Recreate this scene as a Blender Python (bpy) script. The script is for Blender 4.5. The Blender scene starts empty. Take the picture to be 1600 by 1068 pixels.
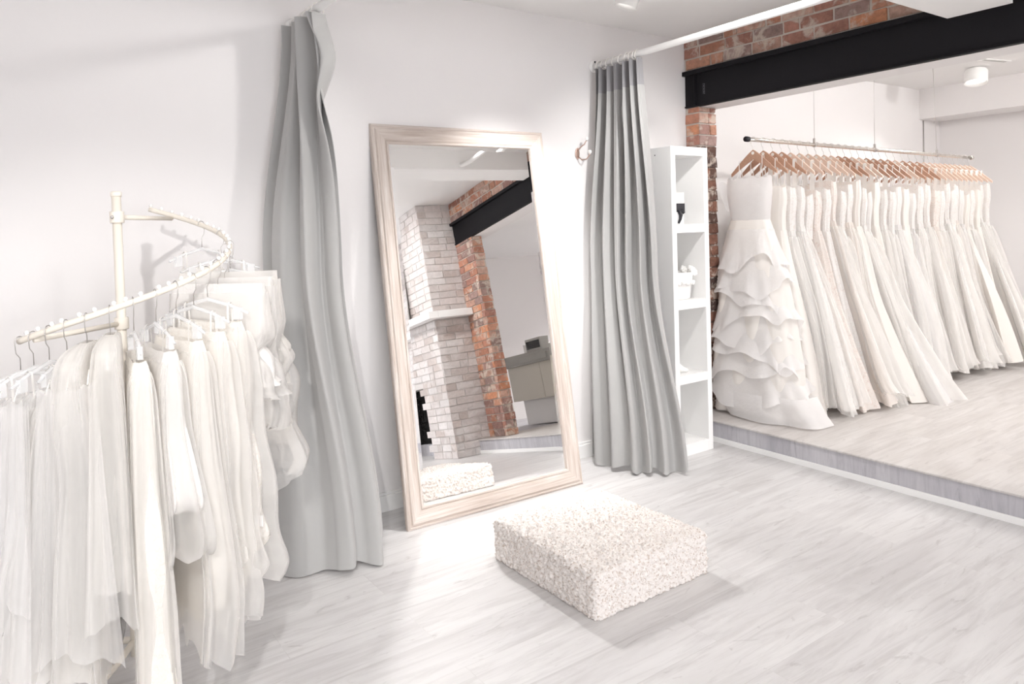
import bpy, math, random
from math import pi, sin, cos, radians, sqrt, hypot
from mathutils import Vector, Matrix, noise as mnoise

scene = bpy.context.scene
COL = scene.collection
rnd = random.Random(7)

# ------------------------------------------------------------------ materials
def mat(name, base=(.8, .8, .8), rough=.5, metal=0., spec=.5):
    m = bpy.data.materials.new(name); m.use_nodes = True
    b = m.node_tree.nodes['Principled BSDF']
    b.inputs['Base Color'].default_value = (*base, 1)
    b.inputs['Roughness'].default_value = rough
    b.inputs['Metallic'].default_value = metal
    b.inputs['Specular IOR Level'].default_value = spec
    return m

class NT:
    def __init__(s, m):
        s.nt = m.node_tree; s.b = s.nt.nodes['Principled BSDF']; s.out = s.nt.nodes['Material Output']
    def n(s, t, **kw):
        x = s.nt.nodes.new(t)
        for k, v in kw.items():
            if k in x.inputs: x.inputs[k].default_value = v
            else: setattr(x, k, v)
        return x
    def l(s, a, b): s.nt.links.new(a, b)
    def coords(s, scale=(1, 1, 1), rot=(0, 0, 0), kind='Object'):
        tc = s.n('ShaderNodeTexCoord'); mp = s.n('ShaderNodeMapping')
        mp.inputs['Scale'].default_value = scale; mp.inputs['Rotation'].default_value = rot
        s.l(tc.outputs[kind], mp.inputs['Vector']); return mp.outputs['Vector']
    def noise(s, vec, scale=5., detail=4., rough=.55, dist=0.):
        t = s.n('ShaderNodeTexNoise'); t.inputs['Scale'].default_value = scale
        t.inputs['Detail'].default_value = detail; t.inputs['Roughness'].default_value = rough
        t.inputs['Distortion'].default_value = dist
        s.l(vec, t.inputs['Vector']); return t.outputs['Fac']
    def ramp(s, fac, stops):
        r = s.n('ShaderNodeValToRGB'); e = r.color_ramp.elements
        while len(e) < len(stops): e.new(.5)
        for el, (p, c) in zip(e, stops):
            el.position = p; el.color = (*c, 1)
        s.l(fac, r.inputs['Fac']); return r.outputs['Color']
    def mix(s, fac, a, b, mode='MIX'):
        x = s.n('ShaderNodeMix'); x.data_type = 'RGBA'; x.blend_type = mode
        for sock, v in ((0, fac), (6, a), (7, b)):
            if hasattr(v, 'links'): s.l(v, x.inputs[sock])
            elif isinstance(v, (int, float)): x.inputs[sock].default_value = v
            else: x.inputs[sock].default_value = (*v, 1)
        return x.outputs[2]
    def bump(s, h, strength=.3, dist=.01):
        b = s.n('ShaderNodeBump'); b.inputs['Strength'].default_value = strength
        b.inputs['Distance'].default_value = dist; s.l(h, b.inputs['Height'])
        s.l(b.outputs['Normal'], s.b.inputs['Normal']); return b.outputs['Normal']

def m_paint(name, c, bump=.06):
    m = mat(name, c, .85, spec=.2); t = NT(m); v = t.coords()
    t.bump(t.noise(v, 60, 3), bump, .004); return m

M = {}
M['wall'] = m_paint('wall_paint', (.81, .79, .785))
M['ceiling'] = m_paint('ceiling_paint', (.85, .84, .83))
M['white'] = mat('white_gloss', (.86, .855, .845), .42)
M['white_metal'] = mat('white_metal', (.84, .82, .78), .35)
M['ivory_metal'] = mat('ivory_metal', (.80, .745, .66), .4)
M['chrome'] = mat('chrome', (.78, .74, .69), .2, 1.)
M['wire'] = mat('wire_steel', (.62, .6, .58), .35, 1.)
M['black'] = mat('black_plastic', (.012, .011, .016), .4)
M['bronze'] = mat('bronze', (.55, .40, .34), .35, .7)
M['porcelain'] = mat('porcelain', (.88, .87, .85), .2)
M['beam'] = mat('beam_black', (.010, .009, .011), .7, spec=.2); t = NT(M['beam']); t.bump(t.noise(t.coords(), 160, 3), .12, .003)
M['stencil'] = mat('stencil_grey', (.09, .09, .1), .6)
M['hanger_wood'] = mat('hanger_wood', (.46, .25, .16), .45)
t = NT(M['hanger_wood']); v = t.coords((6, 60, 60)); t.l(t.ramp(t.noise(v, 2., 3), [(.3, (.44, .25, .17)), (.7, (.55, .335, .235))]), t.b.inputs['Base Color'])
M['hanger_pale'] = mat('hanger_pale_wood', (.62, .43, .32), .45)
t = NT(M['hanger_pale']); v = t.coords((6, 60, 60)); t.l(t.ramp(t.noise(v, 2., 3), [(.3, (.70, .52, .42)), (.7, (.80, .63, .53))]), t.b.inputs['Base Color'])
M['disc'] = mat('neck_disc', (.85, .82, .78), .4)
M['mirror'] = mat('mirror_silver', (.97, .97, .965), 0.0, 1.)
M['backing'] = mat('backing_board', (.25, .2, .16), .8)
M['dark_screen'] = mat('dark_screen', (.02, .02, .02), .25)
M['grey_plastic'] = mat('grey_plastic', (.42, .41, .39), .5)
M['cream'] = mat('cream_laminate', (.66, .63, .56), .5)
M['counter'] = mat('counter_grey', (.36, .355, .33), .4)
M['soot'] = mat('soot', (.012, .011, .011), .9)
m = mat('lamp_glow', (1, 1, 1), .5); m.node_tree.nodes['Principled BSDF'].inputs['Emission Color'].default_value = (1, .96, .9, 1)
m.node_tree.nodes['Principled BSDF'].inputs['Emission Strength'].default_value = 2.2; M['glow'] = m
m = mat('clear_plastic', (.93, .94, .95), .12); b = m.node_tree.nodes['Principled BSDF']; b.inputs['Alpha'].default_value = .38; M['clear'] = m

# vinyl plank floor: planks run along world X
def m_planks(name, pale, mid, dark, plank_w=.19, plank_l=1.25, contrast=1.):
    m = mat(name, pale, .42, spec=.35); t = NT(m)
    v = t.coords()
    br = t.n('ShaderNodeTexBrick'); br.offset = .37; br.offset_frequency = 2; br.squash = 1
    br.inputs['Scale'].default_value = 1.; br.inputs['Brick Width'].default_value = plank_l
    br.inputs['Row Height'].default_value = plank_w; br.inputs['Mortar Size'].default_value = .0012
    br.inputs['Mortar Smooth'].default_value = .2; br.inputs['Bias'].default_value = 0
    br.inputs['Color1'].default_value = (0, 0, 0, 1); br.inputs['Color2'].default_value = (1, 1, 1, 1); br.inputs['Mortar'].default_value = (.5, .5, .5, 1)
    t.l(v, br.inputs['Vector'])
    # offset the grain per plank
    add = t.n('ShaderNodeVectorMath'); add.operation = 'MULTIPLY_ADD'
    t.l(br.outputs['Color'], add.inputs[0]); add.inputs[1].default_value = (7.3, 3.1, 0); t.l(v, add.inputs[2])
    def scaled(sc):
        mp = t.n('ShaderNodeMapping'); mp.inputs['Scale'].default_value = sc; t.l(add.outputs[0], mp.inputs['Vector']); return mp.outputs['Vector']
    fine = t.noise(scaled((.9, 11, 1)), 2.2, 7, .70, .9)
    broad = t.noise(scaled((.55, 2.6, 1)), 1.6, 4, .6, 1.2)
    knots = t.noise(scaled((2.2, 8, 1)), 2.0, 4, .6, 2.2)
    c1 = t.ramp(broad, [(.3, mid), (.62, pale)])
    c2 = t.mix(t.ramp(fine, [(.30, (.55, .55, .55)), (.55, (0, 0, 0))]), c1, dark)
    c3 = t.mix(t.ramp(knots, [(.62, (0, 0, 0)), (.72, (.6, .6, .6))]), c2, dark)
    tone = t.mix(1., c3, t.ramp(br.outputs['Color'], [(0., (.965, .965, .97)), (1., (1., 1., 1.))]), 'MULTIPLY')
    seam = t.ramp(br.outputs['Fac'], [(.0, (1, 1, 1)), (1., (.93, .925, .92))])
    t.l(t.mix(1., tone, seam, 'MULTIPLY'), t.b.inputs['Base Color'])
    t.bump(fine, .06, .004)
    return m
M['floor'] = m_planks('floor_planks', (.69, .68, .675), (.60, .585, .58), (.43, .41, .405))
M['riser'] = m_planks('riser_planks', (.56, .55, .575), (.46, .45, .48), (.30, .29, .32), .4, 1.3)
M['platform'] = m_planks('platform_planks', (.62, .595, .578), (.53, .50, .48), (.39, .36, .345))

def m_fabric(name, c, trans=.3, rough=.8, weave=900, sheer=0., lace=0., bumpy=0., tint=None):
    m = bpy.data.materials.new(name); m.use_nodes = True; nt = m.node_tree
    t = NT(m); nt.nodes.remove(t.b)
    d = t.n('ShaderNodeBsdfDiffuse'); tr = t.n('ShaderNodeBsdfTranslucent'); mx = t.n('ShaderNodeMixShader')
    for x in (d, tr): x.inputs['Color'].default_value = (*c, 1)
    mx.inputs[0].default_value = trans
    t.l(d.outputs[0], mx.inputs[1]); t.l(tr.outputs[0], mx.inputs[2])
    last = mx.outputs[0]; v = t.coords()
    if lace:
        vo = t.n('ShaderNodeTexVoronoi'); vo.feature = 'DISTANCE_TO_EDGE'; vo.inputs['Scale'].default_value = lace; vo.inputs['Randomness'].default_value = 1.
        no = t.n('ShaderNodeTexNoise'); no.inputs['Scale'].default_value = lace * .45; no.inputs['Detail'].default_value = 4; no.inputs['Distortion'].default_value = 1.2
        t.l(v, vo.inputs['Vector']); t.l(v, no.inputs['Vector'])
        ma = t.n('ShaderNodeMath'); ma.operation = 'MULTIPLY_ADD'; t.l(vo.outputs['Distance'], ma.inputs[0]); ma.inputs[1].default_value = 1.6; t.l(no.outputs['Fac'], ma.inputs[2])
        tint = tint or (c[0] * .90, c[1] * .86, c[2] * .83)
        col = t.ramp(ma.outputs[0], [(.45, tint), (.62, c)])
        t.l(col, d.inputs['Color']); t.l(col, tr.inputs['Color'])
        bp = t.n('ShaderNodeBump'); bp.inputs['Strength'].default_value = .25; bp.inputs['Distance'].default_value = .005; t.l(ma.outputs[0], bp.inputs['Height'])
        t.l(bp.outputs[0], d.inputs['Normal'])
    elif bumpy:
        no = t.noise(v, bumpy, 3, .6)
        bp = t.n('ShaderNodeBump'); bp.inputs['Strength'].default_value = .35; bp.inputs['Distance'].default_value = .02; t.l(no, bp.inputs['Height'])
        t.l(bp.outputs[0], d.inputs['Normal'])
    if sheer:
        ts = t.n('ShaderNodeBsdfTransparent'); m2 = t.n('ShaderNodeMixShader')
        lw = t.n('ShaderNodeLayerWeight'); lw.inputs['Blend'].default_value = .55
        mr = t.n('ShaderNodeMapRange'); mr.inputs['To Min'].default_value = 1 - sheer; mr.inputs['To Max'].default_value = min(.95, 1 - sheer + .42)
        t.l(lw.outputs['Facing'], mr.inputs['Value']); t.l(mr.outputs[0], m2.inputs[0])
        t.l(ts.outputs[0], m2.inputs[1]); t.l(last, m2.inputs[2]); last = m2.outputs[0]
    t.l(last, t.out.inputs['Surface'])
    return m
M['organza'] = m_fabric('organza_cool', (.90, .885, .88), .38, bumpy=14, sheer=.22)
M['satin'] = m_fabric('satin_ivory', (.90, .865, .825), .25)
M['tulle'] = m_fabric('tulle_white', (.905, .885, .865), .35, bumpy=40)
M['tulle_blush'] = m_fabric('tulle_blush', (.90, .845, .80), .35, bumpy=40)
M['lace'] = m_fabric('lace_white', (.91, .89, .87), .3, lace=110)
M['lace_blush'] = m_fabric('lace_blush', (.90, .85, .81), .3, lace=90, tint=(.80, .70, .65))
M['ivory'] = m_fabric('ivory_tulle', (.93, .90, .855), .35, bumpy=30)
M['ivory_lace'] = m_fabric('ivory_lace', (.935, .91, .87), .35, lace=100, tint=(.88, .84, .79))
M['veil'] = m_fabric('veil_sheer', (.94, .93, .925), .45, sheer=.72)
M['veil_soft'] = m_fabric('veil_soft', (.92, .905, .89), .45, sheer=.45)
M['veil_ivory'] = m_fabric('veil_ivory', (.93, .91, .88), .45, sheer=.5)
M['overlay'] = m_fabric('tulle_overlay', (.94, .925, .905), .45, sheer=.66)
M['ribbon'] = m_fabric('satin_ribbon', (.92, .90, .87), .2)

def m_curtain(name, c):
    m = mat(name, c, .62, spec=.25); t = NT(m); v = t.coords((1, 1, 1))
    b = t.b; b.inputs['Sheen Weight'].default_value = .25; b.inputs['Sheen Roughness'].default_value = .5
    n1 = t.noise(t.coords((420, 420, 60)), 1., 2); t.bump(n1, .12, .002)
    t.l(t.mix(t.noise(v, 3., 2), (c[0] * .94, c[1] * .94, c[2] * .94), c), b.inputs['Base Color'])
    return m
M['curtain'] = m_curtain('curtain_grey', (.43, .426, .418))
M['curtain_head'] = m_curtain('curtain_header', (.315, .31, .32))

def m_wood(name, axis):
    m = mat(name, (.7, .62, .55), .55, spec=.3); t = NT(m)
    sc = {'x': (1.3, 22, 22), 'z': (22, 22, 1.3)}[axis]
    v = t.coords(sc); f = t.noise(v, 1.6, 6, .62, 1.0)
    col = t.ramp(f, [(.28, (.38, .30, .255)), (.43, (.51, .43, .375)), (.55, (.60, .53, .48)), (.68, (.74, .69, .65))])
    fine = t.noise(t.coords({'x': (4, 150, 150), 'z': (150, 150, 4)}[axis]), 1.2, 3)
    t.l(t.mix(.35, col, t.ramp(fine, [(.3, (.43, .355, .31)), (.65, (.70, .65, .615))])), t.b.inputs['Base Color'])
    t.bump(fine, .15, .002); return m
M['wood_x'] = m_wood('whitewashed_wood_across', 'x'); M['wood_z'] = m_wood('whitewashed_wood_along', 'z')

def m_brick(name, attr_mix, smear, smear_c, sc=(26, 9), amp=.55):
    m = mat(name, (.5, .3, .2), .9, spec=.15); t = NT(m); v = t.coords()
    at = t.n('ShaderNodeVertexColor'); at.layer_name = 'tone'
    n1 = t.noise(v, sc[0], 6, .7); n2 = t.noise(v, sc[1], 4, .65, .6)
    c = t.mix(amp, at.outputs['Color'], t.ramp(n1, [(.3, (.42, .40, .40)), (.7, (1.15, 1.1, 1.08))]), 'MULTIPLY')
    c = t.mix(t.ramp(n2, [(smear, (0, 0, 0)), (smear + .1, (attr_mix,) * 3)]), c, smear_c)
    t.l(c, t.b.inputs['Base Color']); t.bump(n1, .8, .012); return m
M['brick'] = m_brick('red_brick', .8, .52, (.62, .53, .455), amp=.7)
M['shaded_mortar'] = mat('shaded_mortar', (.30, .215, .175), .95); t = NT(M['shaded_mortar']); v = t.coords(); t.l(t.ramp(t.noise(v, 22, 4, .7), [(.52, (.24, .16, .125)), (.64, (.72, .66, .60))]), t.b.inputs['Base Color']); t.bump(t.noise(v, 60, 4), .7, .01)  # lower pier mortar: shade put into the brown, with pale mortar bits
M['whitebrick'] = m_brick('whitewashed_brick', .55, .5, (.74, .71, .70), sc=(30, 3.2), amp=.25)
M['mortar'] = mat('mortar', (.60, .545, .49), .95); t = NT(M['mortar']); t.bump(t.noise(t.coords(), 80, 4), .6, .008)
M['white_mortar'] = mat('white_mortar', (.62, .585, .565), .95); t = NT(M['white_mortar']); t.bump(t.noise(t.coords(), 40, 5, .7), .8, .012)

m = mat('shag_pile', (.85, .78, .72), .95, spec=.1); t = NT(m); v = t.coords()
vo = t.n('ShaderNodeTexVoronoi'); vo.inputs['Scale'].default_value = 190; t.l(v, vo.inputs['Vector'])
w = t.n('ShaderNodeSeparateColor'); t.l(vo.outputs['Color'], w.inputs[0])
col = t.ramp(w.outputs[0], [(.0, (.55, .465, .41)), (.12, (.68, .605, .55)), (.26, (.80, .75, .715)), (.75, (.86, .82, .79))])
t.l(col, t.b.inputs['Base Color']); M['shag'] = m

# ------------------------------------------------------------------ mesh builder
class MB:
    def __init__(s): s.v = []; s.f = []; s.mi = []; s.tone = None
    def add(s, vs, fs, mi=0, tone=None):
        o = len(s.v); s.v += [tuple(p) for p in vs]
        s.f += [tuple(o + i for i in f) for f in fs]; s.mi += [mi] * len(fs)
        if tone is not None:
            if s.tone is None: s.tone = []
            s.tone += [tone] * len(vs)
        elif s.tone is not None: s.tone += [(1, 1, 1)] * len(vs)
    def box(s, lo, hi, mi=0, tone=None, jit=0.):
        x0, y0, z0 = lo; x1, y1, z1 = hi
        vs = [(x0, y0, z0), (x1, y0, z0), (x1, y1, z0), (x0, y1, z0), (x0, y0, z1), (x1, y0, z1), (x1, y1, z1), (x0, y1, z1)]
        if jit: vs = [tuple(c + rnd.uniform(-jit, jit) for c in p) for p in vs]
        s.add(vs, [(0, 3, 2, 1), (4, 5, 6, 7), (0, 1, 5, 4), (1, 2, 6, 5), (2, 3, 7, 6), (3, 0, 4, 7)], mi, tone)
    def tube(s, path, r, n=8, mi=0, cap=True, closed=False):
        P = [Vector(p) for p in path]; rings = []; up = Vector((0, 0, 1)); m = len(P)
        prev = None
        for i, p in enumerate(P):
            if closed: d = P[(i + 1) % m] - P[i - 1]
            else: d = P[min(i + 1, m - 1)] - P[max(i - 1, 0)]
            d.normalize()
            if prev is None:
                a = up if abs(d.z) < .9 else Vector((1, 0, 0)); x = d.cross(a).normalized()
            else:
                x = (prev - d * prev.dot(d))
                if x.length < 1e-6: x = d.orthogonal()
                x.normalize()
            prev = x; y = d.cross(x)
            rr = r[i] if isinstance(r, (list, tuple)) else r
            rings.append([p + (x * cos(2 * pi * k / n) + y * sin(2 * pi * k / n)) * rr for k in range(n)])
        vs = [q for R in rings for q in R]; fs = []
        for i in range(m if closed else m - 1):
            for k in range(n):
                a = i * n + k; b = i * n + (k + 1) % n; j = ((i + 1) % m) * n
                fs.append((a, b, j + (k + 1) % n, j + k))
        if cap and not closed:
            fs.append(tuple(range(n))[::-1]); fs.append(tuple((m - 1) * n + k for k in range(n)))
        s.add(vs, fs, mi)
    def lathe(s, prof, n=24, c=(0, 0, 0), mi=0, capb=True, capt=True, axis=None):
        vs = []; fs = []
        for r, z in prof:
            for k in range(n):
                a = 2 * pi * k / n; vs.append((c[0] + r * cos(a), c[1] + r * sin(a), c[2] + z))
        if axis is not None: vs = [tuple(axis @ (Vector(p) - Vector(c)) + Vector(c)) for p in vs]
        for i in range(len(prof) - 1):
            for k in range(n):
                fs.append((i * n + k, i * n + (k + 1) % n, (i + 1) * n + (k + 1) % n, (i + 1) * n + k))
        if capb: fs.append(tuple(range(n))[::-1])
        if capt: fs.append(tuple((len(prof) - 1) * n + k for k in range(n)))
        s.add(vs, fs, mi)
    def ball(s, c, r, n=10, mi=0, sc=(1, 1, 1)):
        vs = [(c[0], c[1], c[2] - r * sc[2])]; m = n // 2 + 1
        for i in range(1, m):
            a = -pi / 2 + pi * i / m
            for k in range(n):
                vs.append((c[0] + r * sc[0] * cos(a) * cos(2 * pi * k / n), c[1] + r * sc[1] * cos(a) * sin(2 * pi * k / n), c[2] + r * sc[2] * sin(a)))
        vs.append((c[0], c[1], c[2] + r * sc[2])); fs = []
        for k in range(n): fs.append((0, 1 + (k + 1) % n, 1 + k))
        for i in range(m - 2):
            for k in range(n):
                a = 1 + i * n; fs.append((a + k, a + (k + 1) % n, a + n + (k + 1) % n, a + n + k))
        L = len(vs) - 1; a = 1 + (m - 2) * n
        for k in range(n): fs.append((a + k, a + (k + 1) % n, L))
        s.add(vs, fs, mi)
    def grid(s, rows, closed=False, mi=0):
        n = len(rows[0]); vs = [p for r in rows for p in r]; fs = []
        for i in range(len(rows) - 1):
            for k in range(n if closed else n - 1):
                a = i * n + k; b = i * n + (k + 1) % n
                fs.append((a, b, b + n, a + n))
        s.add(vs, fs, mi)
    def prism(s, poly, x0, x1, mi=0):   # poly in (y,z), extruded along x
        n = len(poly); vs = [(x0, y, z) for y, z in poly] + [(x1, y, z) for y, z in poly]
        fs = [tuple(range(n))[::-1], tuple(range(n, 2 * n))] + [(i, (i + 1) % n, n + (i + 1) % n, n + i) for i in range(n)]
        s.add(vs, fs, mi)
    def build(s, name, mats, parent=None, smooth=False, bevel=0., loc=None):
        me = bpy.data.meshes.new(name); me.from_pydata(s.v, [], s.f); me.validate(); me.update()
        if not isinstance(mats, (list, tuple)): mats = [mats]
        for m in mats: me.materials.append(m)
        if len(me.polygons) == len(s.mi): me.polygons.foreach_set('material_index', s.mi)
        if smooth: me.polygons.foreach_set('use_smooth', [True] * len(me.polygons))
        if s.tone is not None:
            at = me.color_attributes.new('tone', 'FLOAT_COLOR', 'POINT')
            for i, c in enumerate(s.tone): at.data[i].color = (*c, 1)
        o = bpy.data.objects.new(name, me); COL.objects.link(o)
        if parent: o.parent = parent
        if loc: o.location = loc
        if bevel:
            b = o.modifiers.new('bevel', 'BEVEL'); b.width = bevel; b.segments = 2; b.limit_method = 'ANGLE'
        return o

def tag(o, label, cat, group=None):
    o['label'] = label; o['category'] = cat
    if group: o['group'] = group
    return o
def thing(name, label, cat, loc=(0, 0, 0), rz=0., group=None):
    o = bpy.data.objects.new(name, None); COL.objects.link(o); o.location = loc; o.rotation_euler = (0, 0, rz)
    o.empty_display_size = .1
    return tag(o, label, cat, group)
def struct(o): o['kind'] = 'structure'; return o
ORD = ['first', 'second', 'third', 'fourth', 'fifth', 'sixth', 'seventh', 'eighth', 'ninth', 'tenth', 'eleventh', 'twelfth', 'thirteenth', 'fourteenth',
       'fifteenth', 'sixteenth', 'seventeenth', 'eighteenth', 'nineteenth', 'twentieth']
ORD += ['twenty-' + x for x in ORD[:9]] + ['thirtieth'] + ['thirty-' + x for x in ORD[:9]]

# ------------------------------------------------------------------ room constants (metres, camera above the origin)
YB, XW, ZC, PZ, XS = 3.206, 4.077, 2.70, .142, 3.935
YA, XB, XF = 3.45, 8.03, 8.46           # alcove side wall, bulkhead face, far wall
YP0, YP1 = .05, 3.10                   # opening between the two brick piers
YCH = -.30                               # chimney breast side face
ZB0, ZB1 = 2.228, 2.475                 # steel beam

# ------------------------------------------------------------------ shell
def slab(name, lo, hi, m):
    b = MB(); b.box(lo, hi); return struct(b.build(name, m))
slab('floor', (-2.7, -4.3, -.1), (XW + .1, YB + .12, 0), M['floor'])
slab('ceiling', (-2.7, -4.3, ZC), (XW + .25, YB + .12, ZC + .1), M['ceiling'])
slab('wall_back', (-2.7, YB, 0), (XW, YB + .12, ZC), M['wall'])
slab('wall_left', (-2.7, -4.3, 0), (-2.58, YB, ZC), M['wall'])
b = MB()     # street wall with a wide shop window opening
b.box((-2.58, -4.3, 0), (-2.1, -4.18, ZC)); b.box((2.7, -4.3, 0), (XW, -4.18, ZC)); b.box((-2.1, -4.3, 0), (2.7, -4.18, .45)); b.box((-2.1, -4.3, 2.35), (2.7, -4.18, ZC))
struct(b.build('wall_front', M['wall']))
b = MB()
for x in (-2.1, -.5, 1.1, 2.64): b.box((x, -4.27, .45), (x + .06, -4.2, 2.35))
b.box((-2.1, -4.27, .45), (2.7, -4.2, .5)); b.box((-2.1, -4.27, 2.3), (2.7, -4.2, 2.35))
struct(b.build('window_1', M['white']))
slab('wall_right', (XW, -4.18, 0), (XW + .2, YCH, ZC), M['wall'])
# alcove
slab('wall_alcove_side', (XW + .02, YA, 0), (XF + .1, YA + .1, 2.82), M['wall'])
slab('wall_alcove_far', (XF, -3.3, 0), (XF + .1, YA, 2.82), M['wall'])
slab('wall_alcove_near', (XW + .2, -3.3, 0), (XF, -3.2, 2.82), M['wall'])
slab('ceiling_alcove', (XW + .25, -3.3, 2.72), (XF + .1, YA + .1, 2.82), M['ceiling'])
slab('wall_bulkhead', (XB, -3.2, 2.42), (XF, YA, 2.72), M['wall'])
b = MB()     # lintel of the opening, plastered underside and alcove side
b.box((XW + .035, YCH, ZB0), (XW + .235, YA, ZC + .02)); struct(b.build('wall_lintel', M['wall']))
b = MB(); b.box((XS, -3.2, 0), (XF, YA, PZ - .012)); struct(b.build('floor_platform_base', M['riser']))
b = MB(); b.box((XS - .012, YCH - .02, PZ - .012), (XF, YA, PZ)); struct(b.build('floor_platform', M['platform'], bevel=.004))
b = MB(); b.box((XS - .014, YCH + .005, 0.), (XS - .001, YB - .001, .034)); struct(b.build('trim_1', M['white'], bevel=.003))
b = MB(); b.box((-2.58, YB - .016, 0), (3.46, YB - .0005, .085)); b.box((-2.58, YB - .01, .085), (3.46, YB - .0005, .10))
struct(b.build('baseboard_back', M['white'], bevel=.003))
# boxed white soffit crossing the ceiling
slab('trim_2', (-2.58, 1.31, 2.39), (3.95, 1.57, ZC), M['ceiling'])

# ------------------------------------------------------------------ brickwork
RED = [tuple(min(1, c * 1.25) for c in q) for q in ((.40, .20, .14), (.46, .25, .175), (.36, .19, .15), (.30, .185, .16), (.52, .25, .15), (.42, .27, .215), (.29, .205, .185), (.47, .32, .26))]
SHADED_BRN = [(.22, .115, .085), (.28, .145, .105), (.17, .105, .085), (.33, .175, .125), (.14, .095, .085)]  # lower pier bricks: shade put into darker brown tones
WHT = [(.66, .62, .605), (.63, .585, .57), (.68, .65, .64), (.60, .55, .53), (.65, .605, .59), (.56, .50, .475)]
def bricks(b, face, u0, u1, z0, z1, depth, pal, bl=.20, bh=.065, gap=.011, mi=0, jit=.003, skip=None, omax=.008):
    """face: function (u, out, z) -> point.  A skin of separate bricks standing out of the mortar."""
    z = z0; k = 0
    while z < z1 - .012:
        zt = min(z + bh, z1); u = u0 - (0 if k % 2 == 0 else bl * .5 + rnd.uniform(-.02, .02))
        while u < u1 - .01:
            L = bl * rnd.choice((1, 1, 1, 1, 1, .5)) ; a = max(u, u0); c = min(u + L - gap, u1)
            if c - a > .015 and not (skip and skip((a + c) / 2, (z + zt) / 2)):
                o = rnd.uniform(.0015, omax); t = rnd.choice(pal); f = rnd.uniform(.92, 1.08) if pal is WHT else rnd.uniform(.85, 1.15); t = tuple(x * f for x in t)
                pts = [face(a, -depth, z), face(c, -depth, z), face(c, -depth, zt), face(a, -depth, zt), face(a, o, z), face(c, o, z), face(c, o, zt), face(a, o, zt)]
                pts = [tuple(x + rnd.uniform(-jit, jit) for x in p) for p in pts]
                b.add(pts, [(0, 3, 2, 1), (4, 5, 6, 7), (0, 1, 5, 4), (1, 2, 6, 5), (2, 3, 7, 6), (3, 0, 4, 7)], mi, t)
            u += L
        z += bh + gap; k += 1
def fx(X): return lambda u, o, z: (X - o, u, z)          # face looking to -X
def fyp(Y): return lambda u, o, z: (u, Y + o, z)         # face looking to +Y
def fyn(Y): return lambda u, o, z: (u, Y - o, z)         # face looking to -Y
def wall_brick(name, core, skins, bm, mm, bevel=.006):
    b = MB(); b.tone = []
    for c_ in core: b.box(c_[0], c_[1], c_[2] if len(c_) > 2 else 1, (1, 1, 1))
    for sk in skins: bricks(b, *sk)
    return struct(b.build(name, [bm, mm, M['shaded_mortar']], bevel=bevel))
wall_brick('wall_brick_lintel', [((XW - .0, YCH, ZB1 + .001), (XW + .034, YB, ZC))], [(fx(XW), YCH, YB - .003, ZB1 + .012, ZC - .004, .004, RED)], M['brick'], M['mortar'])
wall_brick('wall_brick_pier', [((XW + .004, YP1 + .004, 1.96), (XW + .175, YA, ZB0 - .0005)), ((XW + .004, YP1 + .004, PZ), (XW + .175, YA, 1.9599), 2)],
           [(fx(XW), YP1, YB - .003, 1.966, ZB0 - .006, .004, RED), (fyn(YP1), XW + .002, XW + .175, 1.966, ZB0 - .006, .004, RED), (fx(XW), YP1, YB - .003, PZ + .004, 1.955, .004, SHADED_BRN, .2, .062, .014, 0, .006), (fyn(YP1), XW + .002, XW + .175, PZ + .004, 1.955, .004, SHADED_BRN, .2, .062, .014, 0, .006)], M['brick'], M['mortar'])
wall_brick('wall_brick_far_pier', [((XW + .004, YCH, PZ), (XW + .125, YP0 - .004, ZB0 - .0005))],
           [(fx(XW), YCH, YP0, PZ + .004, ZB0 - .006, .004, RED), (fyp(YP0), XW + .002, XW + .125, PZ + .004, ZB0 - .006, .004, RED)], M['brick'], M['mortar'])
# whitewashed chimney breast with a fireplace
XCH, YC1 = 3.66, -2.3
FP0, FP1, FPH = -1.75, -.85, .76
inp = lambda u, z: FP0 - .02 < u < FP1 + .02 and z < FPH + .03
wall_brick('wall_chimney', [((XCH + .004, FP1, 0), (XW, YCH - .004, ZC)), ((XCH + .004, YC1, 0), (XW, FP0, ZC)), ((XCH + .004, FP0, FPH), (XW, FP1, ZC)), ((XW - .05, FP0, 0), (XW, FP1, FPH))],
           [(fx(XCH), YC1, YCH, .004, ZC - .004, .004, WHT, .21, .067, .008, 0, .0025, inp, .0045), (fyp(YCH), XCH + .002, XW - .002, .004, ZC - .004, .004, WHT, .21, .067, .008, 0, .0025, None, .0045)],
           M['whitebrick'], M['white_mortar'])
b = MB(); b.tone = []; SO = [(.03, .028, .027), (.02, .019, .019), (.045, .04, .038)]
b.box((XW - .07, FP0 + .001, .001), (XW - .052, FP1 - .001, FPH - .001), 0, (.02, .02, .02))
bricks(b, fx(XW - .071), FP0, FP1, .004, FPH - .01, .004, SO)
b.box((XCH + .03, FP1 - .012, .001), (XW - .08, FP1 - .001, FPH - .001), 0, (.02, .02, .02)); b.box((XCH + .03, FP0 + .001, .001), (XW - .08, FP0 + .012, FPH - .001), 0, (.02, .02, .02))
struct(b.build('wall_firebox', M['soot']))
b = MB(); b.box((XCH - .13, YC1 - .1, 1.43), (XCH - .009, YCH + .13, 1.505)); b.box((XCH - .009, YCH + .01, 1.43), (XW - .01, YCH + .13, 1.505))
struct(b.build('trim_mantel', M['white'], bevel=.006))
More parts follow.
